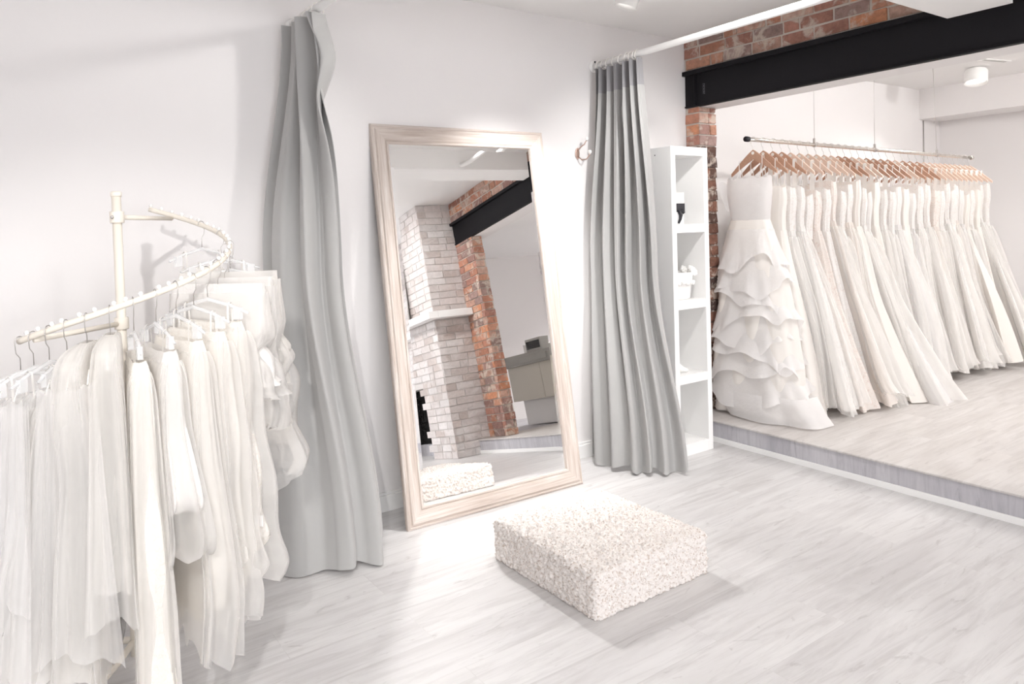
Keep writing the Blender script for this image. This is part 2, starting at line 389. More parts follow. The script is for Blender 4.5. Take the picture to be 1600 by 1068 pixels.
# picture leaning on the mantel
p = thing('picture_frame', 'pale framed picture leaning on the white mantel, seen in the mirror', 'picture', (XCH - .03, -1.17, 1.507)); p.rotation_euler = (0, radians(2.0), 0)
b = MB()
for lo, hi in (((-.03, -.36, 0), (-.008, .36, .05)), ((-.03, -.36, .62), (-.008, .36, .67)), ((-.03, -.36, .05), (-.008, -.31, .62)), ((-.03, .31, .05), (-.008, .36, .62))): b.box(lo, hi)
b.build('frame', M['grey_plastic'], p, bevel=.003)
b = MB(); b.box((-.02, -.31, .05), (-.012, .31, .62)); b.build('picture_panel', M['white'], p)

# steel beam
bm = bpy.data.objects.new('steel_beam', None); COL.objects.link(bm); bm['kind'] = 'structure'; bm.location = (XW, 1.6, ZB0)
b = MB(); y0, y1 = YCH + .002 - 1.6, YB - .002 - 1.6
b.box((-.002, y0, 0), (.03, y1, ZB1 - ZB0 - .03)); b.build('web', M['beam'], bm)
b = MB(); b.box((-.035, y0, ZB1 - ZB0 - .03), (.03, y1, ZB1 - ZB0)); b.build('flange', M['beam'], bm, bevel=.003)
b = MB(); b.box((-.012, y0, 0.), (-.0025, y1, .012)); b.build('flange', M['beam'], bm, bevel=.002)
b = MB(); b.box((-.028, 3.11 - 1.6, .0125), (-.0025, 3.12 - 1.6, ZB1 - ZB0 - .031)); b.build('stiffener', M['beam'], bm)
b = MB()
for k in range(7):
    z = .075 + k * .0105
    b.box((-.0032, 3.045 - 1.6, z), (-.0021, 3.052 - 1.6 + .006 * ((k * 3) % 2), z + .0065)); b.box((-.0032, 3.056 - 1.6 + .003 * (k % 2), z + .002), (-.0021, 3.061 - 1.6, z + .0085))
b.build('stencil_mark', M['stencil'], bm)

# ------------------------------------------------------------------ spot lights (only the visible lamps have a fixture)
def spot(name, label, loc, aim, power, angle, rad=.045, blend=.5, fixture=True, group=None, color=(1, .983, .968), size=.06):
    x, y, z = loc
    d = (Vector(aim) - Vector(loc)).normalized(); rot = d.to_track_quat('-Z', 'Y')
    if fixture:
        zc = fixture
        t = thing(name, label, 'ceiling lamp', (x, y, zc), 0, group)
        R = (-d).to_track_quat('Z', 'Y').to_matrix()
        b = MB(); b.lathe([(.034, -.001), (.034, -.012), (.012, -.016), (.012, -(zc - z) + .07)], 20, (0, 0, 0)); b.build('mount', M['white'], t, True)
        c = Vector((0, 0, z - zc)); b = MB()
        b.lathe([(size * .5, .1), (size * .9, .098), (size, .085), (size, -.02), (size * .97, -.022), (size * .8, .012)], 28, tuple(c), 0, False, False, R)
        b.lathe([(.001, .1), (size * .5, .1)], 28, tuple(c), 0, False, False, R); b.build('lamp_shade', M['white'], t, True)
        b = MB(); b.lathe([(size * .82, .008), (size * .5, .012), (.002, .013)], 28, tuple(c), 0, False, False, R); b.build('bulb', M['glow'], t, True)
    L = bpy.data.lights.new(name + '_light', 'SPOT'); L.energy = power; L.spot_size = radians(angle); L.spot_blend = blend; L.shadow_soft_size = rad; L.color = color
    o = bpy.data.objects.new(name + '_light', L); COL.objects.link(o); o.location = Vector(loc) + d * .03; o.rotation_euler = rot.to_euler()
    return o
LP = 1.0
spot('ceiling_spot', 'white cylinder ceiling spot tilted at the floor mirror', (2.85, 2.60, 2.60), (2.42, 3.08, .8), 16 * LP, 70, .05, .8, ZC)
spot('room_spot', '', (2.45, 2.30, 2.64), (2.36, 3.08, 1.10), 140 * LP, 64, .08, .8, False)
spot('ceiling_spot', 'white cylinder ceiling spot in the alcove above the gowns', (7.30, 2.69, 2.60), (6.6, 2.5, 0), 24 * LP, 150, .06, .7, 2.72, size=.085)
spot('room_spot', '', (-.6, -.33, 2.55), (.36, 2.55, .72), 140 * LP, 44, .035, .6, False)
spot('room_spot', '', (1.95, 1.77, 2.64), (.35, 3.2, 1.1), 26 * LP, 75, .05, .6, False)
for i, (x, y) in enumerate(((.5, -.8), (2.6, -1.2), (-.9, 1.5), (.3, .7), (-.6, -2.6), (2.4, -2.8))):
    spot('room_spot', '', (x, y, 2.62), (x, y + .2, 0), 21 * LP, 150, .10, .6, False)  # unseen downlights added for overall room brightness
spot('gown_fill', '', (2.86, 1.78, 2.66), (3.68, 2.95, .9), 62 * LP, 96, .07, .8, False)  # added fill without a fixture, brightens first gown, shelf and right curtain
spot('chimney_fill', '', (2.2, .6, 2.66), (3.75, -.6, 1.3), 120 * LP, 80, .07, .8, False)  # added unseen light, brightens the chimney breast for the mirror view
for i, (x, y) in enumerate(((4.9, .7), (5.8, .8), (6.9, .7), (6.5, -1.0), (7.6, -1.8))):
    spot('alcove_fill', '', (x, y, 2.62), (x + .1, y + (2.0 if i < 3 else .4), 1.0), (46 if i < 3 else 105) * LP, 140, .09, .6, False)  # added unseen lights, brighten the gowns and the alcove walls

# ------------------------------------------------------------------ world
wd = bpy.data.worlds.new('daylight'); scene.world = wd; wd.use_nodes = True
bg = wd.node_tree.nodes['Background']; bg.inputs['Color'].default_value = (.95, .965, 1, 1); bg.inputs['Strength'].default_value = 4.5
L = bpy.data.lights.new('window_portal', 'AREA'); L.shape = 'RECTANGLE'; L.size = 4.7; L.size_y = 1.85; L.cycles.is_portal = True
o = bpy.data.objects.new('window_portal', L); COL.objects.link(o); o.location = (.3, -4.24, 1.4); o.rotation_euler = (radians(90), 0, 0)

# ------------------------------------------------------------------ curtain rod (U shape on the back wall)
ZR = 2.43; RX0, RX1, RY = 1.235, 3.20, 1.47
path = [(RX0, YB - .02, ZR)]
path += [(RX0, y, ZR) for y in (2.9, 2.5, 2.0, 1.72)]
for k in range(1, 8): a = pi - (pi / 2) * k / 8; path.append((RX0 + .22 + .22 * cos(a), RY + .22 - .22 * sin(a), ZR))
path += [(x, RY, ZR) for x in (RX0 + .22, 1.9, 2.4, RX1 - .22)]
for k in range(1, 8): a = (pi / 2) * k / 8; path.append((RX1 - .22 + .22 * sin(a), RY + .22 - .22 * cos(a), ZR))
path += [(RX1, y, ZR) for y in (1.72, 2.0, 2.4, 2.8, YB - .02)]
rod = thing('curtain_rod', 'white U-shaped curtain rod below the ceiling', 'curtain rod', (2.2, 2.4, ZR))
def rel(pts, o): return [tuple(Vector(p) - o.location) for p in pts]
b = MB(); b.tube(rel(path, rod), .019, 14); b.build('rod', M['white'], rod, True)
for x in (RX0, RX1):
    b = MB(); R = Matrix.Rotation(radians(90), 3, 'X'); b.lathe([(.036, 0), (.036, .008), (.026, .018), (.0195, .018)], 20, (x - 2.2, YB - 2.4 - .001, 0), 0, True, False, R); b.build('wall_flange', M['white'], rod, True)
b = MB(); b.ball((RX1 - 2.2 - .01, 3.176 - 2.4, .024), .006, 8); b.build('screw', M['black'], rod, True)
b = MB()
b.tube(rel([(2.2, RY + .22, ZR + .02), (2.2, RY + .22, ZC - .001)], rod), .008, 8); b.tube(rel([(2.2, RY + .22, ZR + .025), (2.2, RY + .005, ZR + .025)], rod), .006, 8)
b.build('ceiling_bracket', M['white'], rod, True)

def cat(pts, u):      # Catmull-Rom through 2-D points
    n = len(pts) - 1; f = min(max(u, 0), 1) * n; i = min(int(f), n - 1); t = f - i
    P = [pts[max(0, min(n, i + k))] for k in (-1, 0, 1, 2)]
    return tuple(.5 * (2 * P[1][c] + (P[2][c] - P[0][c]) * t + (2 * P[0][c] - 5 * P[1][c] + 4 * P[2][c] - P[3][c]) * t * t + (3 * P[1][c] - P[0][c] - 3 * P[2][c] + P[3][c]) * t ** 3) for c in range(len(P[0])))

def curtain(name, label, sections, folds, amps, z_top, z_bot, header, seed, nu=260, nv=70, phase=0., extra=None, mh=None):
    """sections: list of (t, plan path).  Folds ride on the plan path; t runs from rod (0) to floor (1)."""
    r = random.Random(seed); ph = [r.uniform(-.8, .8) for _ in range(6)]
    def P(u, t):
        for (ta, pa), (tb, pb) in zip(sections, sections[1:]):
            if t <= tb: break
        s = (t - ta) / (tb - ta); s = s * s * (3 - 2 * s) if len(sections) > 2 else s
        def base(w):
            a = cat(pa, w); c = cat(pb, w); return Vector((a[0] + (c[0] - a[0]) * s, a[1] + (c[1] - a[1]) * s))
        q = base(u); d = base(min(1, u + .01)) - base(max(0, u - .01))
        nrm = Vector((d.y, -d.x)); nrm.normalize() if nrm.length > 1e-6 else None
        A = amps[0] * (1 - t) + amps[1] * t
        uu = u + .034 * sin(7 * u + ph[0] + 2.2 * t) + .012 * sin(15 * u + ph[1] - 3.1 * t)
        w = sin(2 * pi * folds * uu + phase + .7 * t) ; w = math.copysign(abs(w) ** .8, w)
        w += .28 * sin(2 * pi * folds * 2.3 * uu + ph[2] + 1.6 * t) * (1 - .6 * t)
        e = extra(u, t) if extra else (0, 0, 0)
        q = q + nrm * (A * w)
        z = z_top + (z_bot - z_top) * t
        lift = .03 * max(0, (t - .93) / .07) * (.5 + .5 * sin(2 * pi * folds * uu * .5 + 1))
        return (q.x + e[0], q.y + e[1], z + e[2] + lift)
    o = thing(name, label, 'curtain', (sum(p[0] for p in sections[-1][1]) / len(sections[-1][1]), sum(p[1] for p in sections[-1][1]) / len(sections[-1][1]), 0))
    nh = 6
    ts = [header * k / nh for k in range(nh + 1)]
    tb = [header + (1 - header) * k / nv for k in range(nv + 1)]
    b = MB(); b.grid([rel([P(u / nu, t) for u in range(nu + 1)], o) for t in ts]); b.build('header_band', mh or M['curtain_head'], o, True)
    b = MB(); b.grid([rel([P(u / nu, t) for u in range(nu + 1)], o) for t in tb]); b.build('drape', M['curtain'], o, True)
    return o
def ring_set(o, x, ys, n=14):
    for y in ys:
        b = MB(); c = Vector((x, y, ZR)) - o.location
        b.tube([(c.x + .0285 * cos(2 * pi * k / n), c.y + .004 * sin(4 * pi * k / n), c.z + .0285 * sin(2 * pi * k / n) - .004) for k in range(n)], .0028, 6, 0, False, True)
        b.build('ring', M['white_metal'], o, True)

def ex_left(u, t):
    g = math.exp(-((u - .86) / .10) ** 2) * math.exp(-((t - .08) / .06) ** 2); return (.05 * g, -.07 * g, 0)
cl = curtain('curtain', 'grey floor-length curtain hanging left of the floor mirror', [
    (0., [(RX0 - .035, 3.15), (RX0 - .02, 3.04), (RX0 - .03, 2.96), (RX0 - .005, 2.88)]),
    (.45, [(1.07, 3.14), (1.07, 3.02), (1.12, 2.90), (1.21, 2.83), (1.27, 2.90)]),
    (1., [(.95, 3.06), (.96, 2.92), (1.08, 2.75), (1.24, 2.70), (1.37, 2.74), (1.43, 2.90)])], 4., (.040, .036), 2.408, .006, .045, 3, phase=.4, extra=ex_left, mh=M['curtain'])
ring_set(cl, RX0, [3.15, 3.10, 3.05, 3.0, 2.95, 2.90])
def ex_right(u, t):
    g = math.exp(-((u - .62) / .05) ** 2) * math.exp(-((t - .12) / .05) ** 2); return (-.03 * g, 0, 0)
cr = curtain('curtain', 'grey floor-length curtain hanging between the floor mirror and the white shelf', [
    (0., [(RX1 - .01, 3.15), (RX1 + .01, 3.05), (RX1, 2.94), (RX1 + .01, 2.82)]),
    (.5, [(3.10, 3.16), (3.11, 3.03), (3.15, 2.90), (3.24, 2.77)]),
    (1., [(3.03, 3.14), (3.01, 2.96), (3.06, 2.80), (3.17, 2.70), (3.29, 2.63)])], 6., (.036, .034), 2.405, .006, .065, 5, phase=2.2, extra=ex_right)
ring_set(cr, RX1, [3.15, 3.11, 3.07, 3.02, 2.97, 2.92, 2.89, 2.86, 2.84])

# ------------------------------------------------------------------ leaning floor mirror
MW, MH, TILT = 1.107, 2.012, radians(8.05)
mir = thing('floor_mirror', 'tall whitewashed wooden floor mirror leaning on the wall between the grey curtains', 'mirror', (1.612 + MW / 2, 2.893, 0)); mir.rotation_euler = (-TILT, 0, radians(-1.9))
# local: x across, z up along the frame, -y towards the room (front face at y=0)
prof = [(0, .026), (0, .006), (.004, .001), (.012, -.002), (.017, .003), (.022, .003), (.028, -.003), (.036, -.001), (.078, .006), (.084, .010), (.088, .005), (.096, .006), (.100, .013), (.100, .026)]
b = MB(); hw = MW / 2
corners = [((-hw, 0), (1, 1)), ((hw, 0), (-1, 1)), ((hw, MH), (-1, -1)), ((-hw, MH), (1, -1))]
for i in range(4):
    (p0, d0), (p1, d1) = corners[i], corners[(i + 1) % 4]; rows = []
    for s in range(9):
        f = s / 8; rows.append([((p0[0] + d0[0] * u) * (1 - f) + (p1[0] + d1[0] * u) * f, y, (p0[1] + d0[1] * u) * (1 - f) + (p1[1] + d1[1] * u) * f) for u, y in prof])
    b.grid(rows, False, 0 if i % 2 == 0 else 1)
fr = b.build('frame', [M['wood_x'], M['wood_z']], mir)
b = MB(); gi = .098; gb = .022
i0 = (-hw + gi, gi, hw - gi, MH - gi)
vs = [(i0[0], .0165, i0[1]), (i0[2], .0165, i0[1]), (i0[2], .0165, i0[3]), (i0[0], .0165, i0[3])]
vs += [(i0[0] + gb, .0155, i0[1] + gb), (i0[2] - gb, .0155, i0[1] + gb), (i0[2] - gb, .0155, i0[3] - gb), (i0[0] + gb, .0155, i0[3] - gb)]
vs += [(x, .020, z) for x, y, z in vs[:4]]
b.add(vs, [(4, 5, 6, 7), (0, 1, 5, 4), (1, 2, 6, 5), (2, 3, 7, 6), (3, 0, 4, 7), (8, 11, 10, 9), (0, 8, 9, 1), (1, 9, 10, 2), (2, 10, 11, 3), (3, 11, 8, 0)])
b.build('mirror_glass', M['mirror'], mir)
b = MB(); b.box((-hw + .01, .0205, .01), (hw - .01, .0255, MH - .01)); b.build('back_board', M['backing'], mir)

# ------------------------------------------------------------------ shaggy pouf
PX0, PY0, PX1, PY1, PH = 1.785, 1.838, 2.420, 2.462, .172
pf = tag(MB().build('pouf', M['shag']), 'low square cream shaggy pouf on the floor before the mirror', 'pouf')
def pouf_mesh(o):
    w, d, h = (PX1 - PX0) / 2, (PY1 - PY0) / 2, PH; rad = .022; vs = []; fs = []; idx = {}
    st = .0048
    def vert(p):
        k = (round(p[0], 4), round(p[1], 4), round(p[2], 4))
        if k not in idx:
            q = Vector(p); c = Vector((max(-w + rad, min(w - rad, q.x)), max(-d + rad, min(d - rad, q.y)), max(rad * .4, min(h - rad, q.z))))
            n = q - c
            if n.length > 1e-6: q = c + n.normalized() * rad if (abs(q.x) >= w - 1e-6) + (abs(q.y) >= d - 1e-6) + (q.z >= h - 1e-6) else q
            n = n.normalized() if n.length > 1e-6 else Vector((0, 0, 1))
            a = mnoise.noise(q * 105) * .0095 + mnoise.noise(q * 240 + Vector((5, 1, 3))) * .005 + mnoise.noise(q * 9) * .004
            jit = Vector((mnoise.noise(q * 140 + Vector((9, 0, 0))), mnoise.noise(q * 140 + Vector((0, 9, 0))), mnoise.noise(q * 140 + Vector((0, 0, 9))))) * .0035
            q = q + n * a + jit
            if q.z < .001: q.z = .001
            idx[k] = len(vs); vs.append(tuple(q))
        return idx[k]
    def face(fn, nu, nv):
        for i in range(nu):
            for j in range(nv): fs.append((vert(fn(i / nu, j / nv)), vert(fn((i + 1) / nu, j / nv)), vert(fn((i + 1) / nu, (j + 1) / nv)), vert(fn(i / nu, (j + 1) / nv))))
    nx, ny, nz = int(2 * w / st), int(2 * d / st), int(h / st)
    face(lambda a, c: (-w + 2 * w * a, -d + 2 * d * c, h), nx, ny)
    face(lambda a, c: (-w + 2 * w * a, -d, h * c), nx, nz); face(lambda a, c: (w - 2 * w * a, d, h * c), nx, nz)
    face(lambda a, c: (-w, d - 2 * d * a, h * c), ny, nz); face(lambda a, c: (w, -d + 2 * d * a, h * c), ny, nz)
    face(lambda a, c: (-w + 2 * w * a, d - 2 * d * c, 0), nx, ny)
    me = o.data; me.from_pydata(vs, [], fs); me.update(); me.polygons.foreach_set('use_smooth', [True] * len(me.polygons))
pouf_mesh(pf); pf.location = ((PX0 + PX1) / 2, (PY0 + PY1) / 2, 0)

# ------------------------------------------------------------------ white shelf unit
SX0, SX1, SY0, SY1, SH = 3.455, 3.800, 2.832, 3.185, 1.905
sh = thing('shelf_unit', 'tall narrow white shelf unit of open cubbies beside the brick pier', 'shelf', (SX0, SY0, 0))
W, D = SX1 - SX0, SY1 - SY0
for x in (0, W - .042):
    b = MB(); b.box((x, 0, 0), (x + .042, D, SH)); b.build('side_panel', M['white'], sh, bevel=.002)
zs = [(0, .07), (.447, .50), (.907, .960), (1.378, 1.430), (1.852, SH)]
for i, (a, c) in enumerate(zs):
    b = MB(); b.box((.0421, .001, a), (W - .0421, D - .013, c)); b.build(('bottom_panel', 'shelf_board', 'shelf_board', 'shelf_board', 'top_panel')[i], M['white'], sh, bevel=.001)
b = MB(); b.box((.0421, D - .0125, 0), (W - .0421, D, SH - .01)); b.build('back_panel', M['white'], sh)
for z in (SH - .045, .945):
    b = MB(); R = Matrix.Rotation(radians(-90), 3, 'Y'); b.lathe([(.004, 0), (.0035, .0012)], 10, (-.0002, .12, z), 0, True, True, R); b.build('screw', M['black'], sh)
# things in the cubbies
bx = thing('gift_box', 'white box tied with a black ribbon in the topmost cubby', 'box', (3.565, 2.875, 1.4315))
b = MB(); b.box((-.055, 0, 0), (.055, .16, .135)); b.build('box_body', M['white'], bx, bevel=.002)
b = MB(); b.box((-.0575, -.0025, .1355), (.0575, .1625, .195)); b.build('lid', M['white'], bx, bevel=.002)
b = MB(); b.box((-.0578, -.0035, .075), (.0578, -.0028, .128)); b.box((.0578, -.0035, .075), (.0585, .1625, .128)); b.build('ribbon', M['black'], bx)
b = MB(); b.tube([(.0, -.007, .085), (.012, -.010, .055), (.006, -.010, .03), (-.008, -.008, .006)], [.012, .012, .009, .006], 8); b.tube([(.02, -.007, .085), (.035, -.008, .07), (.045, -.008, .075)], [.01, .011, .008], 8)
b.build('bow_tail', M['black'], bx, True)
pt = thing('flower_vase', 'white ceramic vase with modelled flowers in the second cubby from the top', 'vase', (3.625, 2.95, .9615))
b = MB(); b.lathe([(.075, 0), (.082, .01), (.09, .08), (.094, .11), (.106, .165), (.104, .17), (.098, .165), (.085, .1), (.07, .02), (.002, .018)], 32, (0, 0, 0), 0, True, False); b.build('vase_body', M['porcelain'], pt, True)
b = MB()
for k in range(22):
    a = 2 * pi * k / 22; b.ball((.099 * cos(a), .099 * sin(a), .10 + .006 * (k % 2)), .016, 8, 0, (1, 1, .8))
b.build('ruffle_band', M['porcelain'], pt, True)
for cx, cy, cz in ((.085, -.05, .178), (.06, -.085, .172), (.092, .01, .175)):
    b = MB(); b.ball((cx, cy, cz), .016, 8)
    for k in range(7): a = 2 * pi * k / 7; b.ball((cx + .018 * cos(a), cy + .010 * sin(a), cz + .018 * sin(a)), .012, 8)
    b.build('flower', M['porcelain'], pt, True)
st_ = thing('shoe', 'white high-heeled shoe with a dark toe in the third cubby from the top', 'shoe', (3.565, 2.93, .505))
b = MB(); b.tube([(-.03, .05, .14), (-.02, .03, .10), (.0, .0, .055), (.03, -.03, .02), (.06, -.055, .012)], [.022, .026, .024, .02, .010], 10); b.build('upper', M['porcelain'], st_, True)
b = MB(); b.tube([(-.028, .05, .125), (-.03, .052, .001)], [.012, .005], 8); b.build('heel', M['porcelain'], st_, True)
b = MB(); b.ball((-.012, -.005, .165), .017, 10, 0, (1.2, .6, 1.5)); b.tube([(-.03, .03, .135), (-.012, -.005, .165)], .006, 6); b.build('bow', M['black'], st_, True)

# ------------------------------------------------------------------ coat hook on the back wall
hk = thing('coat_hook', 'small bronze double hook with white knobs on the wall beside the right curtain', 'hook', (3.048, YB - .0005, 1.885)); hk.scale = (.85, .85, .9)
b = MB(); b.ball((0, -.004, 0), .036, 14, 0, (.6, .12, 1)); b.ball((0, -.006, .032), .008, 8); b.ball((0, -.006, -.032), .008, 8); b.build('back_plate', M['bronze'], hk, True)
b = MB(); b.tube([(0, -.008, .02), (.012, -.03, .045), (.02, -.055, .058), (.028, -.07, .085)], .0045, 8); b.build('upper_arm', M['bronze'], hk, True)
b = MB(); b.tube([(0, -.008, -.02), (.012, -.035, -.045), (.03, -.065, -.042), (.04, -.082, -.018), (.042, -.086, -.004)], .0045, 8); b.build('lower_arm', M['bronze'], hk, True)
for c in ((.03, -.073, .095), (.042, -.087, .005)):
    b = MB(); b.ball(c, .0145, 12); b.build('knob', M['porcelain'], hk, True)

# ------------------------------------------------------------------ alcove dress rail
RA, RB = Vector((4.27, 2.868, 1.984)), Vector((7.42, 2.775, 1.940))
def rail_at(x): return RA + (RB - RA) * ((x - RA.x) / (RB.x - RA.x))
dr = thing('dress_rail', 'long chrome tube dress rail hung on wires in the alcove', 'clothes rail', tuple(RA))
b = MB(); b.tube(rel([RA + (RB - RA) * (k / 12) for k in range(13)], dr), .0135, 14); b.build('rail', M['chrome'], dr, True)
dirn = (RB - RA).normalized()
b = MB(); b.tube(rel([RA - dirn * .018, RA + dirn * .012], dr), .0185, 16); b.build('end_cap', M['black'], dr, True)
b = MB(); b.tube(rel([RB - dirn * .01, RB + dirn * .015], dr), .0175, 16); b.build('end_cap', M['chrome'], dr, True)
for x, top in ((5.03, (5.03, 2.84, 2.719)), (5.83, (5.83, 2.82, 2.719)), (6.80, (6.74, 2.79, 2.719))):
    q = rail_at(x); b = MB(); b.tube(rel([q + Vector((0, 0, .035)), top], dr), .0016, 6); b.build('wire', M['wire'], dr, True)
    b = MB(); b.tube(rel([q + Vector((-.008, 0, 0)), q + Vector((.008, 0, 0))], dr), .0175, 12); b.box(tuple(Vector(q) + Vector((-.006, -.007, .012)) - dr.location), tuple(Vector(q) + Vector((.006, .007, .045)) - dr.location)); b.build('clamp', M['wire'], dr)
    b = MB(); b.lathe([(.02, 0), (.02, -.006), (.006, -.02)], 14, tuple(Vector(top) - dr.location)); b.build('ceiling_plate', M['wire'], dr, True)
wc = thing('wall_cable', 'thin dark cable running down the far end of the alcove side wall', 'cable', (8.10, YA - .006, 1.6))
b = MB(); b.tube([(0, 0, -.1), (0, 0, .81)], .006, 8); b.build('cable', M['wire'], wc, True)
for (x, y, rz) in ((6.80, 3.05, .15), (7.15, 2.50, -.2)):
    v_ = thing('ceiling_vent', 'slim slot air vent in the alcove ceiling ' + ('left of the lamp' if x < 7 else 'right of the lamp'), 'vent', (x, y, 2.7195), rz)
    b = MB(); b.box((-.16, -.035, -.004), (.16, .035, 0)); b.build('vent_frame', M['white'], v_, bevel=.001)
    b = MB(); b.box((-.14, -.012, -.0052), (.14, .012, -.0041)); b.build('slot', M['grey_plastic'], v_)

# wooden hanger: local origin at the rail point, +y away from the room front, z up
def hanger_meshes():
    hw_ = .168; top = -.068; n = 14; out = []; inn = []
    for k in range(n + 1):
        s = k / n; y = hw_ * s; z = top - .012 * s - .138 * s ** 1.15; out.append((y, z))
    for k in range(n + 1):
        s = k / n; y = hw_ * s; z = top - .050 - .010 * (1 - s) - .115 * s ** 1.1 - .004
        if y < .0: y = 0
        inn.append((y, z))
    poly = [(-y, z) for y, z in out[::-1]] + out[1:] + [(hw_ + .003, out[-1][1] - .012)] + inn[::-1] + [(-y, z) for y, z in inn[1:]] + [(-hw_ - .003, out[-1][1] - .012)]
    b = MB()
    up = [(-y, z) for y, z in out[::-1]] + out[1:]; lo = [(-y, z) for y, z in inn[::-1]] + inn[1:]
    rows = []
    for (ya, za), (yb, zb_) in zip(up, lo):
        rows.append([(-.006, ya, za), (.006, ya, za), (.006, yb, zb_), (-.006, yb, zb_)])
    b.grid(rows, True); b.add(rows[0], [(0, 1, 2, 3)]); b.add(rows[-1], [(3, 2, 1, 0)])
    me_b = b
    h = MB(); P = [(0, .004, top - .01), (0, .004, top + .02), (0, .014, top + .035), (0, .0195, .0)]
    for k in range(0, 9): a = radians(0 + 22.5 * k); P.append((0, .0185 * cos(a), .0185 * sin(a)))
    P.append((0, -.017, -.012)); h.tube(P, .0016, 6)
    d = MB(); R = Matrix.Rotation(radians(90), 3, 'Y'); d.lathe([(.011, -.0072), (.011, .0072)], 16, (0, 0, top - .022), 0, True, True, R)
    return me_b, h, d
hb, hh, hd = hanger_meshes()
XS_H = [4.33, 4.44, 4.545, 4.645, 4.745, 4.85, 4.955, 5.055, 5.15, 5.24, 5.33, 5.42, 5.515, 5.61, 5.71, 5.81, 5.915, 6.02, 6.13, 6.245, 6.36, 6.475, 6.58, 6.68, 6.765, 6.85, 6.935, 7.02, 7.11, 7.205, 7.30, 7.385]
hp = None; HANG = []
for i, x in enumerate(XS_H):
    q = rail_at(x); pale = 4 <= i <= 9 or i > 21 or i in (12, 13, 18)
    lab = ('pale' if pale else 'brown') + ' wooden dress hanger, ' + ORD[i] + ' from the brick pier on the alcove rail'
    if hp is None:
        hp = thing('dress_hanger', lab, 'hanger', tuple(q), 0, 'wooden hangers on the alcove rail')
        kids = [hb.build('hanger_body', M['hanger_wood'], hp, False), hh.build('hook', M['wire'], hp, True), hd.build('neck_disc', M['disc'], hp, False)]
        pb = kids[0].data.copy(); pb.materials[0] = M['hanger_pale']; o = hp
    else:
        o = hp.copy(); COL.objects.link(o); o.location = q; o['label'] = lab
        for c in kids:
            k2 = c.copy(); COL.objects.link(k2); k2.parent = o
            if c.name.startswith('hanger_body') and pale: k2.data = pb
    o.rotation_euler = (0, 0, rnd.uniform(-.02, .02))

# ------------------------------------------------------------------ cloth generator
def cloth(rows, nth=96, seed=0, lim=None):
    """rows: (z, near, far, thick, centre, amp, folds, jag).  near/far along -y/+y, thick = half thickness along x."""
    r = random.Random(seed); ph = r.uniform(0, 6.28); p2 = r.uniform(0, 6.28); p3 = r.uniform(0, 6.28); R = []
    for z, wn, wf, wx, yc, amp, nf, jag in rows:
        ring = []
        for k in range(nth):
            a = 2 * pi * k / nth
            fo = sin(nf * a + ph) * .6 + sin((nf * 1.7 // 1) * a + p2) * .3 + sin(3 * a + p3) * .25
            g = 1 + amp * fo; cy, sx = cos(a), sin(a)
            y = yc + (wf if cy > 0 else wn) * math.copysign(abs(cy) ** .85, cy) * (1 + amp * .35 * fo)
            x = wx * math.copysign(abs(sx) ** .7, sx) * g
            zz = z + jag * (sin(5 * a + p2) * .5 + sin(11 * a + ph) * .5)
            if lim: x = lim(x, y)
            ring.append((x, y, zz))
        R.append(ring)
    return R
def drape(rows, seed=0, slot=None, pleat=3.5, ncap=34, nside=22, nfar=12, tail=None):
    """flat hanging cloth: rows (z, near, far, half thickness, centre, pleat amplitude, side folds, jag); rounded ends carry fine pleats."""
    r = random.Random(seed); ph = [r.uniform(0, 6.28) for _ in range(8)]; out = []
    k1, k2 = pleat * r.uniform(.85, 1.15), pleat * r.uniform(1.7, 2.3)
    n_ = len(rows)
    for i, (z, wn, wf, th, yc, amp, sf, jag) in enumerate(rows):
        t = i / (n_ - 1); P = []
        e = min(th * 1.1, wn * .6)
        for k in range(ncap):                       # near end, from +x round to -x
            a = pi / 2 - pi * k / (ncap - 1); u = k / (ncap - 1)
            nx, ny = sin(a), -cos(a)
            P.append((th * math.copysign(abs(nx) ** .75, nx), -(wn - e) + e * ny * abs(ny) ** -.35 if abs(ny) > 1e-4 else -(wn - e), nx, ny, u))
        for k in range(1, nside):
            f = k / nside; P.append((-th, -(wn - e) + (wn - e + wf - e) * f, -1, 0, 1 + f))
        for k in range(nfar):
            a = -pi / 2 - pi * k / (nfar - 1); nx, ny = sin(a), -cos(a)
            P.append((th * nx, (wf - e) + e * ny, nx, ny, 2 + k / (nfar - 1)))
        for k in range(1, nside):
            f = k / nside; P.append((th, (wf - e) - (wn - e + wf - e) * f, 1, 0, 3 + f))
        ring = []
        for x, y, nx, ny, u in P:
            if u <= 1: p = sin(6.283 * k1 * u + ph[0] + .9 * sin(2.2 * t + ph[1])) * .6 + sin(6.283 * k2 * u + ph[2] - 1.3 * t) * .4
            else: p = sin(6.283 * sf * .5 * u + ph[3] + .8 * sin(2 * t)) * .7 + sin(6.283 * sf * u + ph[4]) * .3
            if u <= 1: p = p * sin(pi * min(1, max(0, u))) ** .4 if 0 < u < 1 else 0
            d = amp * p; X = x + nx * d * .6; Y = y + yc + ny * d * 1.5
            zz = z + jag * (sin(6.283 * k1 * .5 * u + ph[5]) * .5 + sin(2.1 * u + ph[6]) * .8)
            if slot: m = slot(Y, t); X = m * math.tanh(1.25 * X / m)
            ring.append((X, Y, zz))
        out.append(ring)
    return out
def lerp_rows(keys, n):
    """keys: rows at increasing t.  Smooth interpolation between them."""
    out = []
    m = len(keys) - 1
    for k in range(n + 1): out.append(cat(keys, k / n))
    return out

